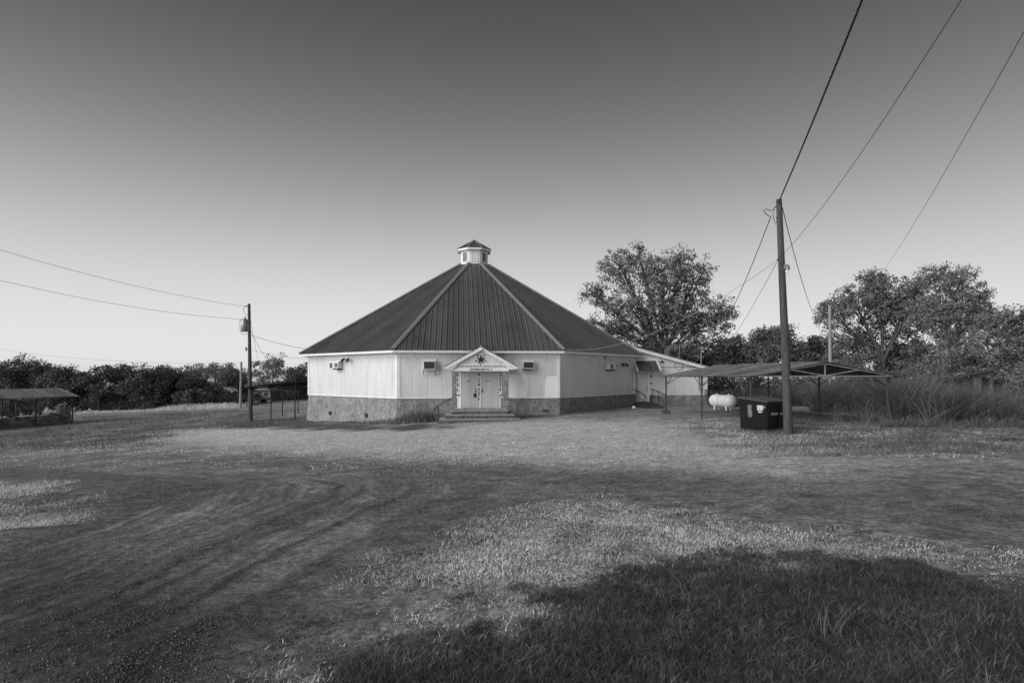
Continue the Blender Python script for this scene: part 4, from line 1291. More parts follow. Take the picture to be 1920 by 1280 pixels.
MB().tube([a - Vector((0, 0, .12)), a - Vector((0, 0, .06)), a - Vector((0, 0, .001))], [.03, .05, .04], 10).build('lamp_bulb', 'white_plastic', pr_)
MB().bar(rel(1457.5, 487), rel(1464, 487), .05).build('wire_bracket', 'dark_metal', pr_)
MB().bar(rel(1453, 388) , rel(1461, 386), .03).build('wire_bracket', 'dark_metal', pr_)
m = MB()
m.tube([rel(1456, 386), rel(1449, 394), rel(1444, 395), rel(1436, 392), rel(1431, 395), rel(1436, 401), rel(1445, 407)], .012, 6)
m.tube([rel(1452, 393), rel(1449, 401), rel(1451, 412), rel(1454, 421), rel(1457, 412), rel(1455, 406)], .009, 6)
m.build('splice_loop', 'wire', pr_)
MB().tube([rel(1482, 765, PY - .13), rel(1482, 765, PY - .16)], .045, 10).build('dark_knot', 'dark_paint', pr_)
MB().box(-.025, .025, -.005, .005, -.05, .05).build('tin_tag', 'galvanised', pr_).location = rel(1481, 707, PY - .125)
# left pole with its transformer
lb = G(469.5, 788.5); LY = lb.y
lp = pole('utility_pole', lb, P(467, 569.5, LY), .15, .095, 'wooden utility pole carrying a transformer can, left of the hall')
rl = lambda u, v, Y=LY: P(u, v, Y) - lb
a = rl(458, 609.5)
tr = MB().tube([a + Vector((0, 0, -.46)), a + Vector((0, 0, -.44)), a + Vector((0, 0, .40)), a + Vector((0, 0, .46))], [.18, .22, .22, .15], 16).build('transformer_can', 'galvanised', lp)
MB().tube([a + Vector((.06, 0, .45)), a + Vector((.08, 0, .62))], [.04, .03], 8).build('bushing', 'dark_metal', tr)
MB().tube([a + Vector((-.22, 0, .36)), a + Vector((-.3, 0, .38))], .04, 8).build('bushing', 'dark_metal', tr)
for z in (.2, -.2): MB().bar(a + Vector((.1, 0, z)), a + Vector((.36, 0, z)), .05, .05).build('hanger', 'dark_metal', lp)
MB().bar(rl(458, 574.5), rl(467, 573.5), .06).build('insulator_arm', 'dark_metal', lp)
MB().bar(rl(462, 654), rl(467, 654), .05).build('insulator_arm', 'dark_metal', lp)
MB().tube([rl(461.6, 650.5), rl(461.6, 658)], .05, 8).build('insulator', 'dark_metal', lp)
m = MB().tube([rl(457, 576), rl(457, 584), rl(461, 590), rl(464, 591)], .012, 6)
m.tube([rl(449.5, 602), rl(450, 618), rl(453, 625), rl(459, 627), rl(465, 625)], .012, 6)
m.build('drop_lead', 'wire', lp)
# far poles
for u0, v0, u1, v1, Y, r, lab, mt in ((450.5, 766, 452.5, 678, 66, .15, 'thin grey pole just left of the transformer pole', 'grey_wood'),
                                 (402.5, 758, 403.5, 688, 76, .13, 'faint dark pole against the far left trees', 'bark'),
                                 (1557, 760, 1556, 573, 38, .12, 'pale wooden pole rising behind the metal carport', 'grey_wood')):
    b_ = on_ground(u0, Y)
    pole('distant_pole', b_, P(u1, v1, Y), r, r * .75, lab, mt)

# ------------------------------------------------------------------ wires
def wire(label, a, b_, sag=0.0, r=.01, m='wire', n=24, twist=0.0):
    a = Vector(a); b_ = Vector(b_)
    pts = []
    for i in range(n + 1):
        t = i / n; p = a.lerp(b_, t); p.z -= sag * 4 * t * (1 - t)
        pts.append(p)
    mb = MB()
    if twist:
        for ph in (0, math.pi * 2 / 3, math.pi * 4 / 3):
            q_ = []
            NN = 260
            for i in range(NN + 1):
                t = i / NN; p = a.lerp(b_, t); p.z -= sag * 4 * t * (1 - t)
                an = ph + twist * t
                q_.append(p + Vector((math.cos(an) * r * 1.05, 0, math.sin(an) * r * 1.05)))
            mb.tube([v - a for v in q_], r * .8, 5)
    else:
        mb.tube([v - a for v in pts], r, 6)
    o = mb.build('overhead_wire', m, None, label=label, cat='wire')
    o.location = a
    return o
def extend(a, b_, f):
    a = Vector(a); b_ = Vector(b_); return a + (b_ - a) * f
pt = P(1459, 381, PY)
wire('thick twisted black cable from the tall pole top to upper right', pt, extend(pt, P(1612, 0, 9.9), 1.5), .12, .013, twist=150)
pm = P(1459, 486.5, PY)
wire('thin wire from the tall pole bracket to upper right', pm, extend(pm, P(1774, 0, 7.6), 1.35), .42, .006)
far = P(1655, 508, 45)
wire('lone thin wire rising from the right trees to the right edge', far, extend(far, P(1921, 28, 12.6), 1.3), .5, .009)
mast = Vector((AX0 + lx(1316), AY - .3, AZ0 + lz(661)))
wire('black service cable dropping from tall pole to the annex mast', P(1445, 407, PY), mast, .75, .014)
wire('thin wire from tall pole bracket down to the annex roof corner', pm, Vector((AX0 + lx(1326), AY - .3, AZ0 + lz(683))), .5, .008)
wire('pale thin wire from tall pole across the oak to hall eave', pm, P(1060, 655.8, YC - 10.9), .9, .008, 'pale_wire')
wire('cable from tall pole down to right behind the carport', P(1467, 390, PY), P(1526, 590, 38), .35, .014)
lt = P(458.5, 574.5, LY)
wire('upper thin wire from transformer pole to the left edge', lt, extend(lt, P(0, 458, 30), 1.25), .45, .010)
l2 = P(449.5, 598, LY)
wire('lower thin wire from transformer can to the left edge', l2, extend(l2, P(0, 514, 30), 1.25), .5, .010)
wire('upper service wire from transformer pole to the hall eave', P(467, 627, LY), P(572, 653.5, 38.2), .10, .014)
wire('lower service wire from transformer pole to the hall corner', P(467, 654, LY), P(577, 672, 38.0), .15, .009)
wire('guy wire slanting down right behind the transformer pole', P(470, 620, LY), P(524, 697, 62), .5, .012)
wire('steep thin guy wire beside the transformer pole', P(470, 600, LY), P(492, 712, 50), .2, .008)
wire('faint far wire low above the left trees', P(-60, 645, 85), P(452, 680, 66), .9, .010)

# ------------------------------------------------------------------ far things on the left
sh = empty('small_shed', on_ground(508, 92), 'small grey shed with pale roof seen under the lean-to carport', 'shed', rz=math.radians(-12))
W2, D2 = 1.6, 2.2
MB().box(-W2, W2, -D2, D2, -.3, 1.75).build('wall', 'grey_wood', sh)
MB().prism([(-W2 - .2, 1.76), (W2 + .2, 1.76), (0, 2.55)], -D2 - .2, D2 + .2).build('roof', 'galvanised', sh)
MB().box(.35, .95, -D2 - .03, -D2 - .002, .9, 1.45).build('window', 'dark_paint', sh)
MB().box(-.9, -.1, -D2 - .03, -D2 - .002, -.1, 1.6).build('door', 'rusty_underside', sh)
# parked car, half hidden by the pole
car = empty('parked_car', on_ground(478, 86), 'small pale car parked beyond the transformer pole', 'car', rz=math.radians(14))
pr = [(-2.0, .35), (2.0, .35), (2.05, .72), (1.2, .85), (.6, 1.35), (-.9, 1.38), (-1.6, .95), (-2.05, .88)]
MB().prism(pr, -.8, .8).build('body', 'galvanised', car, bevel=.05)
MB().prism([(-.82, .92), (.98, .88), (.52, 1.28), (-.72, 1.30)], -.815, -.802).build('side_window', 'dark_paint', car)
for x in (-1.25, 1.25):
    for y in (-.72, .72):
        MB().tube([(x, y - .1, .33), (x, y + .1, .33)], .33, 14).build('wheel', 'dark_paint', car)
def junk(u, v, s, label, cat):
    g = G(u, v)
    m = MB(); n = 10; vs = []
    for j, (r, z) in enumerate(((.9, 0), (1.0, .35), (.8, .75), (.35, 1.0))):
        for i in range(n):
            a = 2 * math.pi * i / n; k_ = r * s * rnd.uniform(.8, 1.15)
            vs.append((k_ * math.cos(a), k_ * math.sin(a), z * s * 1.1 - .02))
    m.add(vs, [(j * n + i, j * n + (i + 1) % n, (j + 1) * n + (i + 1) % n, (j + 1) * n + i) for j in range(3) for i in range(n)] + [tuple(range(3 * n, 4 * n))], True)
    o = m.build('trash_bag', 'white_plastic', None, label=label, cat=cat); o.location = g
junk(379, 765, .38, 'white bag lying in the roadside grass, left of centre trees', 'bag')
junk(430, 762, .38, 'white bag by the grass verge left of the thin pole', 'bag')

# ------------------------------------------------------------------ vegetation
def blades(px, py, pz, h, wd, lean, seed, segs=3, curve=1.0):
    r = np.random.default_rng(seed)
    n = len(px)
    a = r.uniform(0, 2 * np.pi, n); b = r.uniform(0, 2 * np.pi, n)
    lx_ = np.cos(a) * lean * h; ly_ = np.sin(a) * lean * h
    wx, wy = np.cos(b) * wd / 2, np.sin(b) * wd / 2
    V = np.zeros((n, segs * 2 + 1, 3))
    for s in range(segs):
        t = s / segs; k_ = t ** (1 + curve); w_ = 1 - 0.6 * t
        for side, sg in ((0, -1), (1, 1)):
            V[:, 2 * s + side, 0] = px + lx_ * k_ + sg * wx * w_
            V[:, 2 * s + side, 1] = py + ly_ * k_ + sg * wy * w_
            V[:, 2 * s + side, 2] = pz + h * (t - .25 * lean * k_)
    V[:, -1, 0] = px + lx_; V[:, -1, 1] = py + ly_; V[:, -1, 2] = pz + h * (1 - .25 * lean)
    base = (np.arange(n) * (segs * 2 + 1))[:, None]
    qs = []
    for s in range(segs - 1):
        qs.append(base + np.array([2 * s, 2 * s + 1, 2 * s + 3, 2 * s + 2]))
    tri = base + np.array([2 * (segs - 1), 2 * (segs - 1) + 1, 2 * segs])
    return V.reshape(-1, 3), [np.concatenate(qs), tri]
def scatter(n, x0, x1, y0, y1, seed, power=1.0):
    r = np.random.default_rng(seed)
    y = y0 + (y1 - y0) * r.random(n) ** power
    x = x0 + (x1 - x0) * r.random(n)
    return x, y, r
def fan(n, umin, umax, y0, y1, seed, power=1.0):
    """points spread over the ground between two viewing angles"""
    r = np.random.default_rng(seed)
    y = y0 + (y1 - y0) * r.random(n) ** power
    u = umin + (umax - umin) * r.random(n)
    return (u - 960) / F * y, y, r

# dark lawn in the near right corner
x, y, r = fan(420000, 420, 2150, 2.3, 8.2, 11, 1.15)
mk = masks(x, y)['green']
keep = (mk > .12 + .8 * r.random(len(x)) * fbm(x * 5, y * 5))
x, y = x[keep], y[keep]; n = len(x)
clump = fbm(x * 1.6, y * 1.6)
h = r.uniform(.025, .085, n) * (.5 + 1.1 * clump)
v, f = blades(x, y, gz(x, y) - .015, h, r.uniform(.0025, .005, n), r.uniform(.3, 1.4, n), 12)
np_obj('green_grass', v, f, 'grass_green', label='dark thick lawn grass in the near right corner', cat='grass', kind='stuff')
# pale dead blades among the dark grass
x, y, r = fan(100000, 420, 2150, 2.3, 8.2, 13, 1.2)
keep = masks(x, y)['green'] > .25
x, y = x[keep], y[keep]; n = len(x)
v, f = blades(x, y, gz(x, y) - .01, r.uniform(.03, .10, n), r.uniform(.0025, .005, n), r.uniform(.4, 1.8, n), 14)
np_obj('dead_blades', v, f, 'reeds', label='pale dead blades scattered through the dark lawn grass', cat='grass', kind='stuff')
# dry short grass
def dry_field(nm, n, umin, umax, y0, y1, seed, hmin, hmax, key, thr, label, m='grass_dry', wd=(.003, .008), power=1.3):
    x, y, r = fan(n, umin, umax, y0, y1, seed, power)
    mk = masks(x, y)
    dens = key(mk, x, y)
    keep = dens > thr + (1 - thr) * r.random(len(x))
    x, y = x[keep], y[keep]; k_ = len(x)
    sc = np.clip(y / 8, .8, 2.2)
    v, f = blades(x, y, gz(x, y) - .005, r.uniform(hmin, hmax, k_) * np.clip(sc, 1, 1.5), r.uniform(*wd, k_) * sc, r.uniform(.4, 1.5, k_), seed + 1, segs=2)
    return np_obj(nm, v, f, m, label=label, cat='grass', kind='stuff')
patchy = lambda x, y: np.clip((fbm(x * .9 + 3, y * .9) - .36) * 4, 0, 1)
dry_field('dry_grass', 300000, 380, 2000, 3.0, 11.5, 21, .015, .055, lambda m, x, y: m['dry'] * (.25 + .75 * patchy(x, y)), .12, 'short straw-coloured grass in a band before the dark lawn')
dry_field('island_grass', 50000, -150, 200, 8.5, 15.5, 23, .02, .07, lambda m, x, y: m['dry'] * (.3 + .7 * patchy(x, y)), .15, 'tufts of dry grass in the island at the left edge')
dry_field('sparse_grass', 170000, -50, 1980, 11, 30, 25, .02, .06, lambda m, x, y: np.clip((1 - m['gravel']) * (1 - .55 * m['sand']), 0, 1) * patchy(x, y) * .8 * np.clip((y - 11) / 3, 0, 1) * np.clip((30 - y) / 6, 0, 1), .12, 'sparse dry tufts over the worn yard in front of the hall', power=1.0)
dry_field('right_grass', 110000, 1150, 1980, 13, 27, 27, .03, .09, lambda m, x, y: (1 - m['gravel']) * (.35 + .65 * patchy(x * 1.3, y * 1.3)) * np.clip((x / y * F + 960 - 1200 - 350 * (fbm(x * .5, y * .5) - .3)) / 300, 0, 1) * np.clip((27 - y) / 4, 0, 1), .12, 'grass round the dumpster and along the brush on the right', m='reeds', wd=(.005, .011), power=1.0)
dry_field('left_field_grass', 80000, -100, 640, 22, 60, 29, .05, .14, lambda m, x, y: (.3 + .7 * patchy(x * .6, y * .6)) * (1 - m['sand']) * np.clip((620 - (x / y * F + 960)) / 160, 0, 1) * np.clip((y - 22) / 7, 0, 1), .15, 'mown field grass left of the hall', m='reeds', wd=(.008, .016), power=1.0)
# tall weed clumps in the near right corner
def weed_clump(u, v, n, h, spread, seed, label, m='reeds', lean=.5, wd=(.0025, .005), kind=None):
    g = G(u, v); r = np.random.default_rng(seed)
    x = r.normal(0, spread, n); y = r.normal(0, spread, n)
    z = gz(x + g.x, y + g.y) - g.z - .01
    v_, f_ = blades(x, y, z, r.uniform(.35, 1, n) * h, r.uniform(*wd, n), r.uniform(.1, lean, n), seed + 1, segs=4, curve=.6)
    o = np_obj('weed_clump', v_, f_, m, label=label, cat='weeds', group=None if kind else 'weed clumps', kind=kind)
    o.location = g
    return o
weed_clump(1555, 1195, 46, .34, .06, 31, 'tall thin weed clump in the lawn with one long pale stalk', lean=.7)
weed_clump(1240, 1275, 45, .2, .07, 33, 'grassy weed clump at the bottom edge, middle of the lawn', lean=.8)
weed_clump(1830, 1190, 80, .17, .12, 36, 'broad weed clump at the right edge of the lawn', lean=.9, kind='stuff')
weed_clump(1800, 1262, 110, .18, .2, 37, 'pale tangled weed clump in the bottom right corner', lean=1.2, kind='stuff')
g = G(1375, 1083)
o = MB().tube([(0, 0, .05), (.12, .01, .045), (.27, .015, .03)], [.002, .002, .0015], 5).build('straw_stalk', 'reeds', None, label='single pale straw stalk lying on the dark lawn', cat='stalk'); o.location = g
for u, v, lab in ((1514, 1115, 'short pale seed stalk standing left of the weed clump'), (1591, 1085, 'pale seed stalk standing above the tall weed clump')):
    g = G(u, v + 30); hgt = .15
    o = MB().tube([(0, 0, -.01), (.01, 0, hgt * .6), (.015, 0, hgt * .75), (.02, 0, hgt)], [.0012, .0012, .003, .002], 5).build('seed_stalk', 'reeds', None, label=lab, cat='stalk'); o.location = g
# weeds along the foundation
def strip_weeds(nm, pts, n, h, seed, label, m='reeds', wd=(.012, .03), jitter=.25):
    r = np.random.default_rng(seed)
    t = r.random(n) * (len(pts) - 1); i = np.minimum(t.astype(int), len(pts) - 2); fr_ = (t - i)[:, None]
    P_ = np.array([(p.x, p.y) for p in pts]); hh = np.array(h)
    xy = P_[i] * (1 - fr_) + P_[i + 1] * fr_ + r.normal(0, jitter, (n, 2))
    hb = hh[i] * (1 - fr_[:, 0]) + hh[i + 1] * fr_[:, 0]
    v_, f_ = blades(xy[:, 0], xy[:, 1], gz(xy[:, 0], xy[:, 1]) - .03, hb * r.uniform(.3, 1, n), r.uniform(*wd, n), r.uniform(.1, .9, n), seed + 1, segs=3)
    return np_obj(nm, v_, f_, m, label=label, cat='weeds', kind='stuff')
def near_wall(k, s, off):
    ang = TH + math.pi / 4 * k; c, sn = math.cos(ang), math.sin(ang); yy = -APW - off
    return Vector((XC + c * s - sn * yy, YC + sn * s + c * yy, 0))
strip_weeds('wall_weeds', [near_wall(-1, WS * .15, .35), near_wall(0, -WS, .4), near_wall(0, -3.2, .5), near_wall(0, -2.6, .5)], 2600, [.15, .55, 1.0, .85], 51, 'dark weeds growing along the foundation left of the steps', wd=(.012, .03))
strip_weeds('wall_weeds', [near_wall(0, 2.2, .35), near_wall(0, 3.4, .3), near_wall(0, WS, .3), near_wall(1, 0, .3), near_wall(1, WS, .3)], 1800, [.35, .22, .14, .12, .16], 53, 'thin grass along the foundation right of the steps')
strip_weeds('wall_weeds', [near_wall(-1, -WS - .5, .3), near_wall(-1, 0, .3), near_wall(-1, WS * .2, .3)], 1300, [.2, .16, .2], 55, 'thin grass along the foundation of the left wall')
strip_weeds('post_weeds', [on_ground(1388, N_.y + .6), on_ground(1437, N_.y - .1), on_ground(1482, N_.y - .1), on_ground(1500, N_.y + .3)], 1200, [.12, .2, .3, .14], 57, 'grass tufts at the foot of dumpster and pole', wd=(.006, .014), jitter=.12)
strip_weeds('verge_weeds', [on_ground(150, 71), on_ground(300, 71), on_ground(345, 70), on_ground(452, 68)], 5000, [.5, .4, 1.0, .9], 59, 'tall pale grass verge in front of the far left trees', m='grass_dry', wd=(.03, .06), jitter=.8)

# tall brush on the right
def brush(nm, n, poly_u, y0, y1, seed, hmin, hmax, label, m='brush_stems', wd=(.012, .035)):
    x, y, r = fan(n, poly_u[0], poly_u[1], y0, y1, seed)
    hn = .55 + .9 * fbm(x * .55, y * .55)
    v_, f_ = blades(x, y, gz(x, y) - .05, r.uniform(hmin, hmax, len(x)) * hn, r.uniform(*wd, len(x)), r.uniform(.15, 1.5, len(x)), seed + 1, segs=4, curve=.8)
    return np_obj(nm, v_, f_, m, label=label, cat='brush', kind='stuff')
brush('tall_brush', 5000, (1668, 1745), 23.5, 31, 61, .7, 2.5, 'tall tangled grass clump right of the crooked carport post')
brush('tall_brush', 15000, (1735, 2080), 22.5, 29.5, 68, .5, 1.75, 'bank of tangled grass in front of the ruined shack')
brush('tall_brush', 9000, (1520, 1700), 31.5, 38, 63, .8, 2.5, 'tall tangled grass behind the metal carport')
brush('low_brush', 5000, (1330, 1560), 37, 44, 65, .5, 1.6, 'low brush behind the propane tank', m='leaves_dark', wd=(.02, .06))
brush('brush_edge', 5000, (1650, 2060), 21.0, 24, 67, .15, .6, 'low grass at the foot of the tall brush')

brush('pale_stems', 1300, (1560, 2060), 23.5, 33, 69, .5, 2.0, 'pale dead stems standing in the tall brush on the right', m='reeds', wd=(.012, .03))

# trees
def leaf_cloud(centers, radii, per, size, r, flat=.75):
    n = len(centers) * per
    c = np.repeat(centers, per, 0); rr = np.repeat(radii, per)[:, None]
    d = r.normal(0, 1, (n, 3)); d /= np.linalg.norm(d, axis=1)[:, None] + 1e-9
    p = c + d * rr * r.random((n, 1)) ** .45 * np.array([1, 1, flat])
    a = r.normal(0, 1, (n, 3)); a /= np.linalg.norm(a, axis=1)[:, None]
    b = np.cross(a, r.normal(0, 1, (n, 3))); b /= np.linalg.norm(b, axis=1)[:, None] + 1e-9
    s = size * r.uniform(.5, 1.3, (n, 1))
    V = np.stack([p - a * s, p + b * s * .5, p + a * s, p - b * s * .5], 1).reshape(-1, 3)
    return V, np.arange(n * 4).reshape(-1, 4)
def make_tree(name, label, base, lobes, nclump, per, size, seed, r0, leaf='leaves_mid', bark='bark', group=None, cr_=(.45, .9), fork=.3, twigs=True, outer=.5, cat='tree', bare=0):
    """lobes: (dx, dy, zc, rx, ry, rz) relative to the base"""
    r = np.random.default_rng(seed)
    root = empty(name, base, label, cat, group)
    lob = np.array(lobes, float)
    vol = lob[:, 3] * lob[:, 4] * lob[:, 5]
    idx = r.choice(len(lob), nclump, p=vol / vol.sum())
    d = r.normal(0, 1, (nclump, 3)); d /= np.linalg.norm(d, axis=1)[:, None]
    cen = lob[idx, :3] + d * lob[idx, 3:6] * (r.random((nclump, 1)) ** outer)
    rad = r.uniform(*cr_, nclump)
    per_i = per
    V, Fc = leaf_cloud(cen, rad, per_i, size, r)
    np_obj('crown', V, Fc, leaf, root)
    m = MB()
    top = float(lob[:, 2].mean())
    fk = Vector((0, 0, fork * (lob[:, 2] + lob[:, 5]).max()))
    m.tube([(0, 0, -.25), (r.normal(0, .05), r.normal(0, .05), fk.z * .5), fk], [r0 * 1.25, r0, r0 * .85], 9)
    for i, L_ in enumerate(lob):
        c = Vector(L_[:3])
        mid = fk.lerp(c, .5) + Vector((r.normal(0, .2), r.normal(0, .2), .15))
        end = c + Vector((0, 0, L_[5] * .45))
        m.tube([fk, mid, c, end], [r0 * .5, r0 * .34, r0 * .2, r0 * .06], 6)
        if twigs:
            own = np.where(idx == i)[0]
            for j in own[:26]:
                q_ = Vector(cen[j])
                st = fk.lerp(c, r.uniform(.35, 1.0)) if r.random() < .6 else c
                md = st.lerp(q_, .5) + Vector((r.normal(0, .15), r.normal(0, .15), r.normal(.1, .1)))
                m.tube([st, md, q_], [r0 * .16, r0 * .10, r0 * .03], 4, cap=False)
    for i in range(bare):
        L_ = lob[r.integers(len(lob))]; c = Vector(L_[:3])
        dd = Vector((r.normal(0, 1), r.normal(0, .5), abs(r.normal(.6, .4)))).normalized()
        tip = c + Vector((dd.x * L_[3] * 1.15, dd.y * L_[4], dd.z * L_[5] * 1.15))
        m.tube([c, c.lerp(tip, .5) + Vector((r.normal(0, .2), 0, r.normal(0, .2))), tip], [r0 * .13, r0 * .07, r0 * .02], 4, cap=False)
    m.build('trunk', bark, root)
    return root
def px_lobes(base, Y, items):
    """items: (u, v, half-width px, half-height px, depth offset) -> lobes in metres"""
    out = []
    for u, v, hw, hh, dy in items:
        p = P(u, v, Y + dy); k_ = (Y + dy) / F
        out.append((p.x - base.x, p.y - base.y, p.z - base.z, hw * k_, hw * k_ * .9, hh * k_))
    return out
# big oak behind the hall
Y = 52; b = on_ground(1245, Y)
make_tree('oak_tree', 'big spreading oak rising behind the annex roof', b,
          px_lobes(b, Y, [(1163, 502, 44, 36, 0), (1245, 520, 52, 45, -.5), (1300, 530, 34, 40, 1), (1180, 575, 50, 40, -1), (1250, 590, 55, 45, 0), (1310, 600, 45, 40, 0), (1350, 590, 34, 36, 0),
                          (1116, 552, 34, 22, 0), (1155, 615, 34, 28, 1), (1210, 640, 45, 26, 0), (1290, 650, 50, 26, 0), (1350, 640, 30, 26, 0), (1198, 482, 24, 24, 0), (1275, 484, 28, 22, 0), (1320, 505, 22, 26, 0), (1110, 600, 22, 16, 0)]),
          1150, 33, .11, 71, .32, 'leaves_mid', fork=.27, outer=.40, cr_=(.25, .75))
# right group
Y = 44; b = on_ground(1655, Y)
make_tree('oak_tree', 'wide dark oak right of the pale pole', b,
          px_lobes(b, Y, [(1560, 590, 34, 26, 0), (1600, 565, 42, 34, 0), (1660, 560, 50, 42, 0), (1640, 530, 34, 22, 0), (1700, 590, 45, 45, 0), (1570, 640, 34, 26, 0), (1625, 625, 40, 30, 1), (1690, 650, 40, 36, 1), (1720, 540, 30, 28, 0), (1600, 668, 50, 26, 1), (1680, 690, 50, 26, 1)]),
          850, 34, .105, 73, .24, 'leaves_mid', fork=.3, outer=.40, cr_=(.25, .65))
Y = 40; b = on_ground(1775, Y)
make_tree('elm_tree', 'tall airy tree with thin bare twigs near right edge', b,
          px_lobes(b, Y, [(1750, 520, 36, 26, 0), (1800, 530, 38, 34, 0), (1775, 575, 45, 38, 0), (1830, 590, 40, 40, 0), (1740, 590, 40, 36, 0), (1790, 640, 50, 40, 0), (1840, 560, 22, 24, 0), (1770, 690, 55, 28, 0)]),
          700, 32, .09, 75, .2, 'leaves_mid', 'pale_bark', fork=.4, outer=.4, cr_=(.2, .55), bare=26)
Y = 36; b = on_ground(1885, Y)
make_tree('elm_tree', 'bushy lower tree cut by the right edge', b,
          px_lobes(b, Y, [(1860, 610, 34, 30, 0), (1900, 600, 34, 30, 0), (1930, 640, 40, 46, 0), (1870, 650, 45, 34, 0), (1960, 610, 40, 50, 0), (1900, 690, 60, 26, 0)]),
          560, 36, .085, 77, .22, 'leaves_mid', fork=.35, outer=.4, cr_=(.2, .5), bare=12)
Y = 46; b = on_ground(1745, 48)
make_tree('thicket_tree', 'dense low tree below the tall airy one', b,
          px_lobes(b, 48, [(1700, 670, 45, 26, 0), (1760, 680, 45, 24, 0), (1830, 680, 50, 24, 0), (1900, 680, 40, 22, 0)]),
          420, 40, .11, 79, .2, 'leaves_dark', fork=.4, outer=.5, cr_=(.4, .8))
Y = 50; b = on_ground(1452, Y)
make_tree('ash_tree', 'pale leafy small tree right behind the tall pole', b,
          px_lobes(b, Y, [(1430, 635, 26, 22, 0), (1465, 628, 26, 22, 0), (1490, 650, 24, 24, 0), (1440, 665, 40, 22, 0), (1500, 670, 26, 18, 0), (1410, 655, 18, 20, 0)]),
          330, 34, .115, 81, .2, 'leaves_pale', fork=.4, outer=.5, cr_=(.35, .75), bare=8)
b = on_ground(1375, 53)
make_tree('ash_tree', 'pale leafy small tree at the foot of the big oak', b,
          px_lobes(b, 53, [(1375, 650, 24, 24, 0), (1395, 668, 26, 20, 0), (1350, 672, 30, 20, 0)]),
          230, 34, .115, 83, .18, 'leaves_pale', fork=.4, outer=.5, cr_=(.35, .75), bare=4)
b = on_ground(1300, 56)
make_tree('thicket_tree', 'dark undergrowth tree below the big oak', b,
          px_lobes(b, 56, [(1250, 668, 40, 22, 0), (1310, 675, 45, 22, 0), (1370, 690, 40, 18, 0), (1220, 660, 30, 20, 0)]),
          330, 46, .13, 85, .2, 'leaves_dark', fork=.4, outer=.5, cr_=(.4, .9))
b = on_ground(1540, 52)
make_tree('thicket_tree', 'dark small tree between the two oaks on the right', b,
          px_lobes(b, 52, [(1530, 655, 26, 24, 0), (1555, 680, 34, 20, 0), (1505, 685, 30, 16, 0)]),
          280, 46, .12, 87, .2, 'leaves_dark', fork=.4, outer=.5, cr_=(.35, .8))
# pale twiggy bush over the carport ridge
for u, v, hh, lab in ((1600, 690, 42, 'pale twiggy bush behind the carport ridge'), (1640, 715, 34, 'pale twiggy bush at the right end of the carport')):
    b = on_ground(u, 36)
    make_tree('twiggy_bush', lab, b, px_lobes(b, 36, [(u, v, 26, hh * .7, 0)]), 55, 30, .07, 90 + u, .06, 'leaves_pale', 'pale_bark', fork=.3, cr_=(.2, .45), bare=34, cat='bush')
# shrubs closing the gap below the trees on the right
for i, (u, v, hw, hh, Y_, lf, lab) in enumerate(((1345, 725, 40, 34, 47, 'leaves_dark', 'dark shrub behind the left end of the propane tank'), (1420, 728, 48, 34, 46, 'leaves_dark', 'dark shrub behind the dumpster lids'),
        (1500, 722, 50, 38, 45, 'leaves_mid', 'leafy shrub behind the leaning pole'), (1580, 725, 48, 38, 43, 'leaves_mid', 'leafy shrub behind the carport gable'), (1660, 722, 50, 36, 42, 'leaves_dark', 'dark shrub behind the crooked carport post'),
        (1745, 725, 46, 34, 40, 'leaves_dark', 'dark shrub behind the leaning shack boards'), (1840, 720, 55, 34, 40, 'leaves_dark', 'dark shrub behind the shack doorway'), (1930, 722, 55, 40, 34, 'leaves_mid', 'leafy shrub at the right edge behind the brush'))):
    b = on_ground(u, Y_)
    make_tree('shrub', lab, b, px_lobes(b, Y_, [(u - hw * .4, v + 4, hw * .6, hh * .8, 0), (u + hw * .4, v + 8, hw * .6, hh * .75, .3), (u, v - 6, hw * .5, hh * .8, 0), (u, v + 28, hw * .9, hh * .5, 0)]), 170, 34, .10, 700 + i, .06, lf, fork=.15, cr_=(.2, .5), outer=.5, cat='shrub', twigs=False)
# far left tree line
ordn = ['first', 'second', 'third', 'fourth', 'fifth', 'sixth', 'seventh', 'eighth', 'ninth', 'tenth', 'eleventh', 'twelfth', 'thirteenth', 'fourteenth', 'fifteenth']
spec = [(-40, 684, 60, 78), (25, 690, 34, 76), (68, 676, 36, 78), (112, 682, 40, 74), (152, 690, 34, 79), (196, 684, 44, 75), (246, 694, 36, 78), (286, 688, 42, 73), (326, 698, 32, 78), (362, 704, 30, 73),
        (403, 682, 44, 80), (452, 700, 28, 84), (510, 676, 36, 96), (548, 694, 30, 92), (577, 680, 32, 88)]
for i, (u, vt, hw, Y) in enumerate(spec):
    b = on_ground(u, Y); k_ = F / Y
    vb = HOR - (b.z - CAMZ) * k_
    hgt = vb - vt
    items = []
    r = random.Random(300 + i)
    for j in range(7):
        uu = u + r.uniform(-1.0, 1.0) * hw; fz = r.uniform(.3, .92)
        items.append((uu, vb - hgt * fz, hw * r.uniform(.35, .75), hgt * r.uniform(.12, .28), r.uniform(-3, 3)))
    items.append((u + r.uniform(-8, 8), vt + hgt * .2, hw * .55, hgt * .2, 0))
    items.append((u, vb - hgt * .22, hw * .8, hgt * .2, -1))
    thin = i >= 11
    make_tree('oak_tree', 'dark dense tree, %s from the left in the far left tree line' % ordn[i], b, px_lobes(b, Y, items),
              230 if not thin else 160, 56, .15, 400 + i, .2, 'leaves_mid' if i in (2, 10, 12) else 'leaves_dark', group='far left tree line', fork=.3, outer=.5, cr_=(.35, 1.1), twigs=False, bare=5)
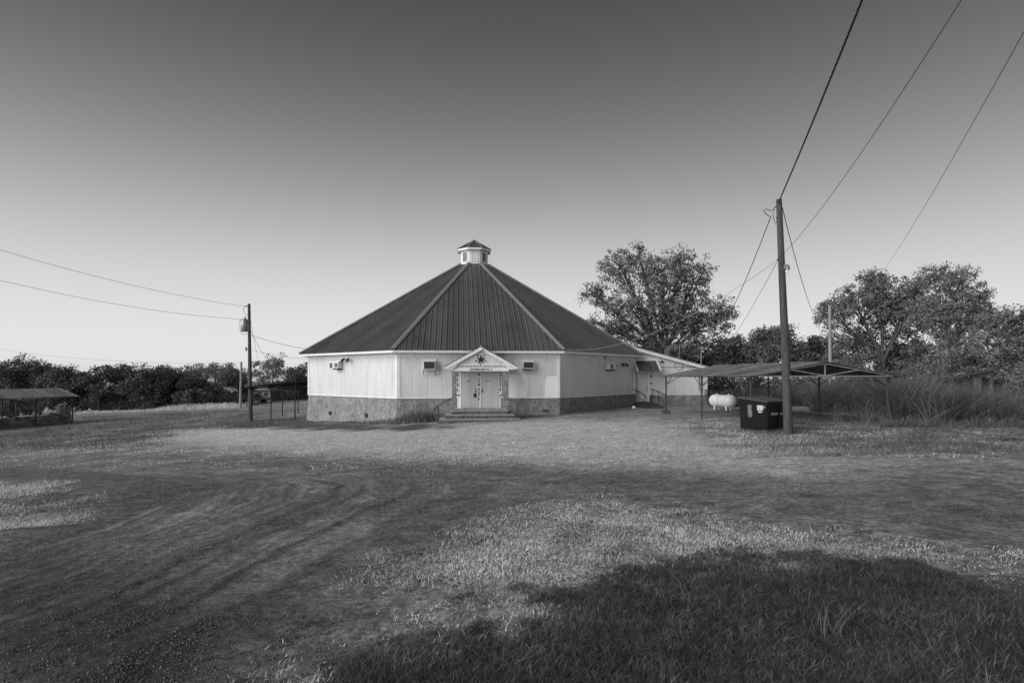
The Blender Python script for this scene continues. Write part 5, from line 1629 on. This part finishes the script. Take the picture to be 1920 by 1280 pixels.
# undergrowth filling the foot of that tree line
brush('undergrowth', 14000, (-120, 470), 72, 84, 93, .8, 2.6, 'dark undergrowth at the foot of the far left trees', m='leaves_dark', wd=(.08, .2))
brush('undergrowth', 6000, (440, 600), 96, 104, 95, .8, 2.4, 'dark undergrowth beyond the small shed', m='leaves_dark', wd=(.1, .25))
# heap of pale brush and rubble behind the left carport
g = on_ground(125, 66)
r = np.random.default_rng(97)
V, Fc = leaf_cloud(np.stack([r.normal(0, 1.9, 60), r.normal(0, .6, 60), np.abs(r.normal(.3, .35, 60))], 1), r.uniform(.15, .45, 60), 10, .12, r)
o = np_obj('rubble_heap', V, Fc, 'pale_junk', label='heap of pale scattered rubble behind the left carport', cat='heap'); o.location = g

# ------------------------------------------------------------------ ruined shack in the brush
SY = 33.0
sk_ = empty('ruined_shack', on_ground(1800, SY), 'collapsing board shack half buried in the brush at right', 'shack')
S0 = sk_.location
def spt(u, v, dy=0.0):
    p = P(u, v, SY + dy); return (p.x - S0.x, p.z - S0.z)
bl = [(1752, 718), (1762, 714), (1772, 711.5), (1784, 709), (1797, 706.5), (1808, 705), (1820, 704), (1832, 702)]
ub = np.linspace(1752, 1832, 13)
for i in range(12):
    if i in (5, ): continue
    t = (ub[i] - 1752) / 80
    x0, zt_ = spt(ub[i] + .3, 719 - 15 * t); x1, _ = spt(ub[i + 1] - .3, 719)
    zb_ = -.2
    dz_ = rnd.uniform(-.02, .05)
    MB().box(x0, x1, rnd.uniform(0, .03), .05, zb_, zt_ + dz_).build('board', rnd.choice(['weathered_board', 'weathered_board', 'old_wood']), sk_)
for u0, u1, vt in ((1832.5, 1840, 706), (1856, 1861, 707)):
    x0, zt_ = spt(u0, vt); x1, _ = spt(u1, vt)
    MB().box(x0, x1, -.02, .07, -.2, zt_).build('door_post', 'weathered_board', sk_)
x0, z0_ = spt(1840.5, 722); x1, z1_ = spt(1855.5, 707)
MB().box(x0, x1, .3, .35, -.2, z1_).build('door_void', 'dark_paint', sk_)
a = spt(1750, 717); b_ = spt(1868, 693)
for j, off in enumerate((0, .05)):
    MB().bar((a[0], -.1 - off * 3, a[1] + .02 + off), (b_[0], -.1 - off * 3, b_[1] + .02 + off), .3, .05).build('rafter', 'old_wood', sk_)
a = spt(1822, 703.5); b_ = spt(1862, 697)
MB().bar((a[0], -.05, a[1]), (b_[0], -.05, b_[1]), .06, .26).build('lintel', 'weathered_board', sk_)
vs = [spt(1750, 717), spt(1868, 693)]
MB().add([(vs[0][0], -.25, vs[0][1] + .09), (vs[1][0], -.25, vs[1][1] + .09), (vs[1][0] + .2, 1.6, vs[1][1] - .1), (vs[0][0] + .2, 1.6, vs[0][1] - .1)], [(0, 1, 2, 3)]).build('roof', 'rusty_underside', sk_)
for u0, u1, vt in ((1720, 1731, 702), (1731.5, 1742, 702.5), (1746, 1753, 702), (1753.5, 1758, 703)):
    x0, zt_ = spt(u0, vt, 1.5); x1, _ = spt(u1, vt, 1.5)
    MB().box(x0, x1, 1.5, 1.55, -.2, zt_).build('board', 'weathered_board', sk_)

# ------------------------------------------------------------------ gravel
def stones(nm, n, umin, umax, y0, y1, seed, smin, smax, key, label, m='gravel_stone', power=1.4):
    x, y, r = fan(n, umin, umax, y0, y1, seed, power)
    d = key(masks(x, y, True), x, y)
    keep = d > r.random(len(x))
    x, y = x[keep], y[keep]; k_ = len(x)
    s = r.uniform(smin, smax, k_) * (r.random(k_) ** 1.5 * .9 + .35) * np.clip(y / 9, .8, 1.2)
    base = np.array([[1, 0, 0], [0, 1, 0], [-1, 0, 0], [0, -1, 0], [0, 0, .7], [0, 0, -.5]], float)
    a = r.uniform(0, 6.28, k_); ca, sa = np.cos(a), np.sin(a)
    V = np.tile(base, (k_, 1, 1)) * (1 + r.uniform(-.35, .35, (k_, 6, 3)))
    V += r.normal(0, .18, (k_, 6, 3))
    X = V[..., 0] * ca[:, None] - V[..., 1] * sa[:, None]; Yv = V[..., 0] * sa[:, None] + V[..., 1] * ca[:, None]
    V = np.stack([X * s[:, None] + x[:, None], Yv * s[:, None] + y[:, None], V[..., 2] * s[:, None] + (gz(x, y) + .2 * s)[:, None]], -1)
    f = np.array([[0, 1, 4], [1, 2, 4], [2, 3, 4], [3, 0, 4], [1, 0, 5], [2, 1, 5], [3, 2, 5], [0, 3, 5]])
    Fc = (np.arange(k_) * 6)[:, None, None] + f[None]
    return np_obj(nm, V.reshape(-1, 3), Fc.reshape(-1, 3), m, label=label, cat='gravel', kind='stuff')
stones('gravel', 150000, -80, 1250, 2.9, 13, 111, .004, .0125, lambda m, x, y: m['gravel'] * (1 - .75 * m['rut']) * (.25 + .75 * patchy(x * .8, y * .8)), 'loose dark gravel over the drive, lower left')
stones('gravel', 80000, 700, 1990, 6.5, 17, 113, .006, .018, lambda m, x, y: m['gravel'] * (.3 + .7 * patchy(x, y)), 'loose gravel in the band crossing toward the right edge')
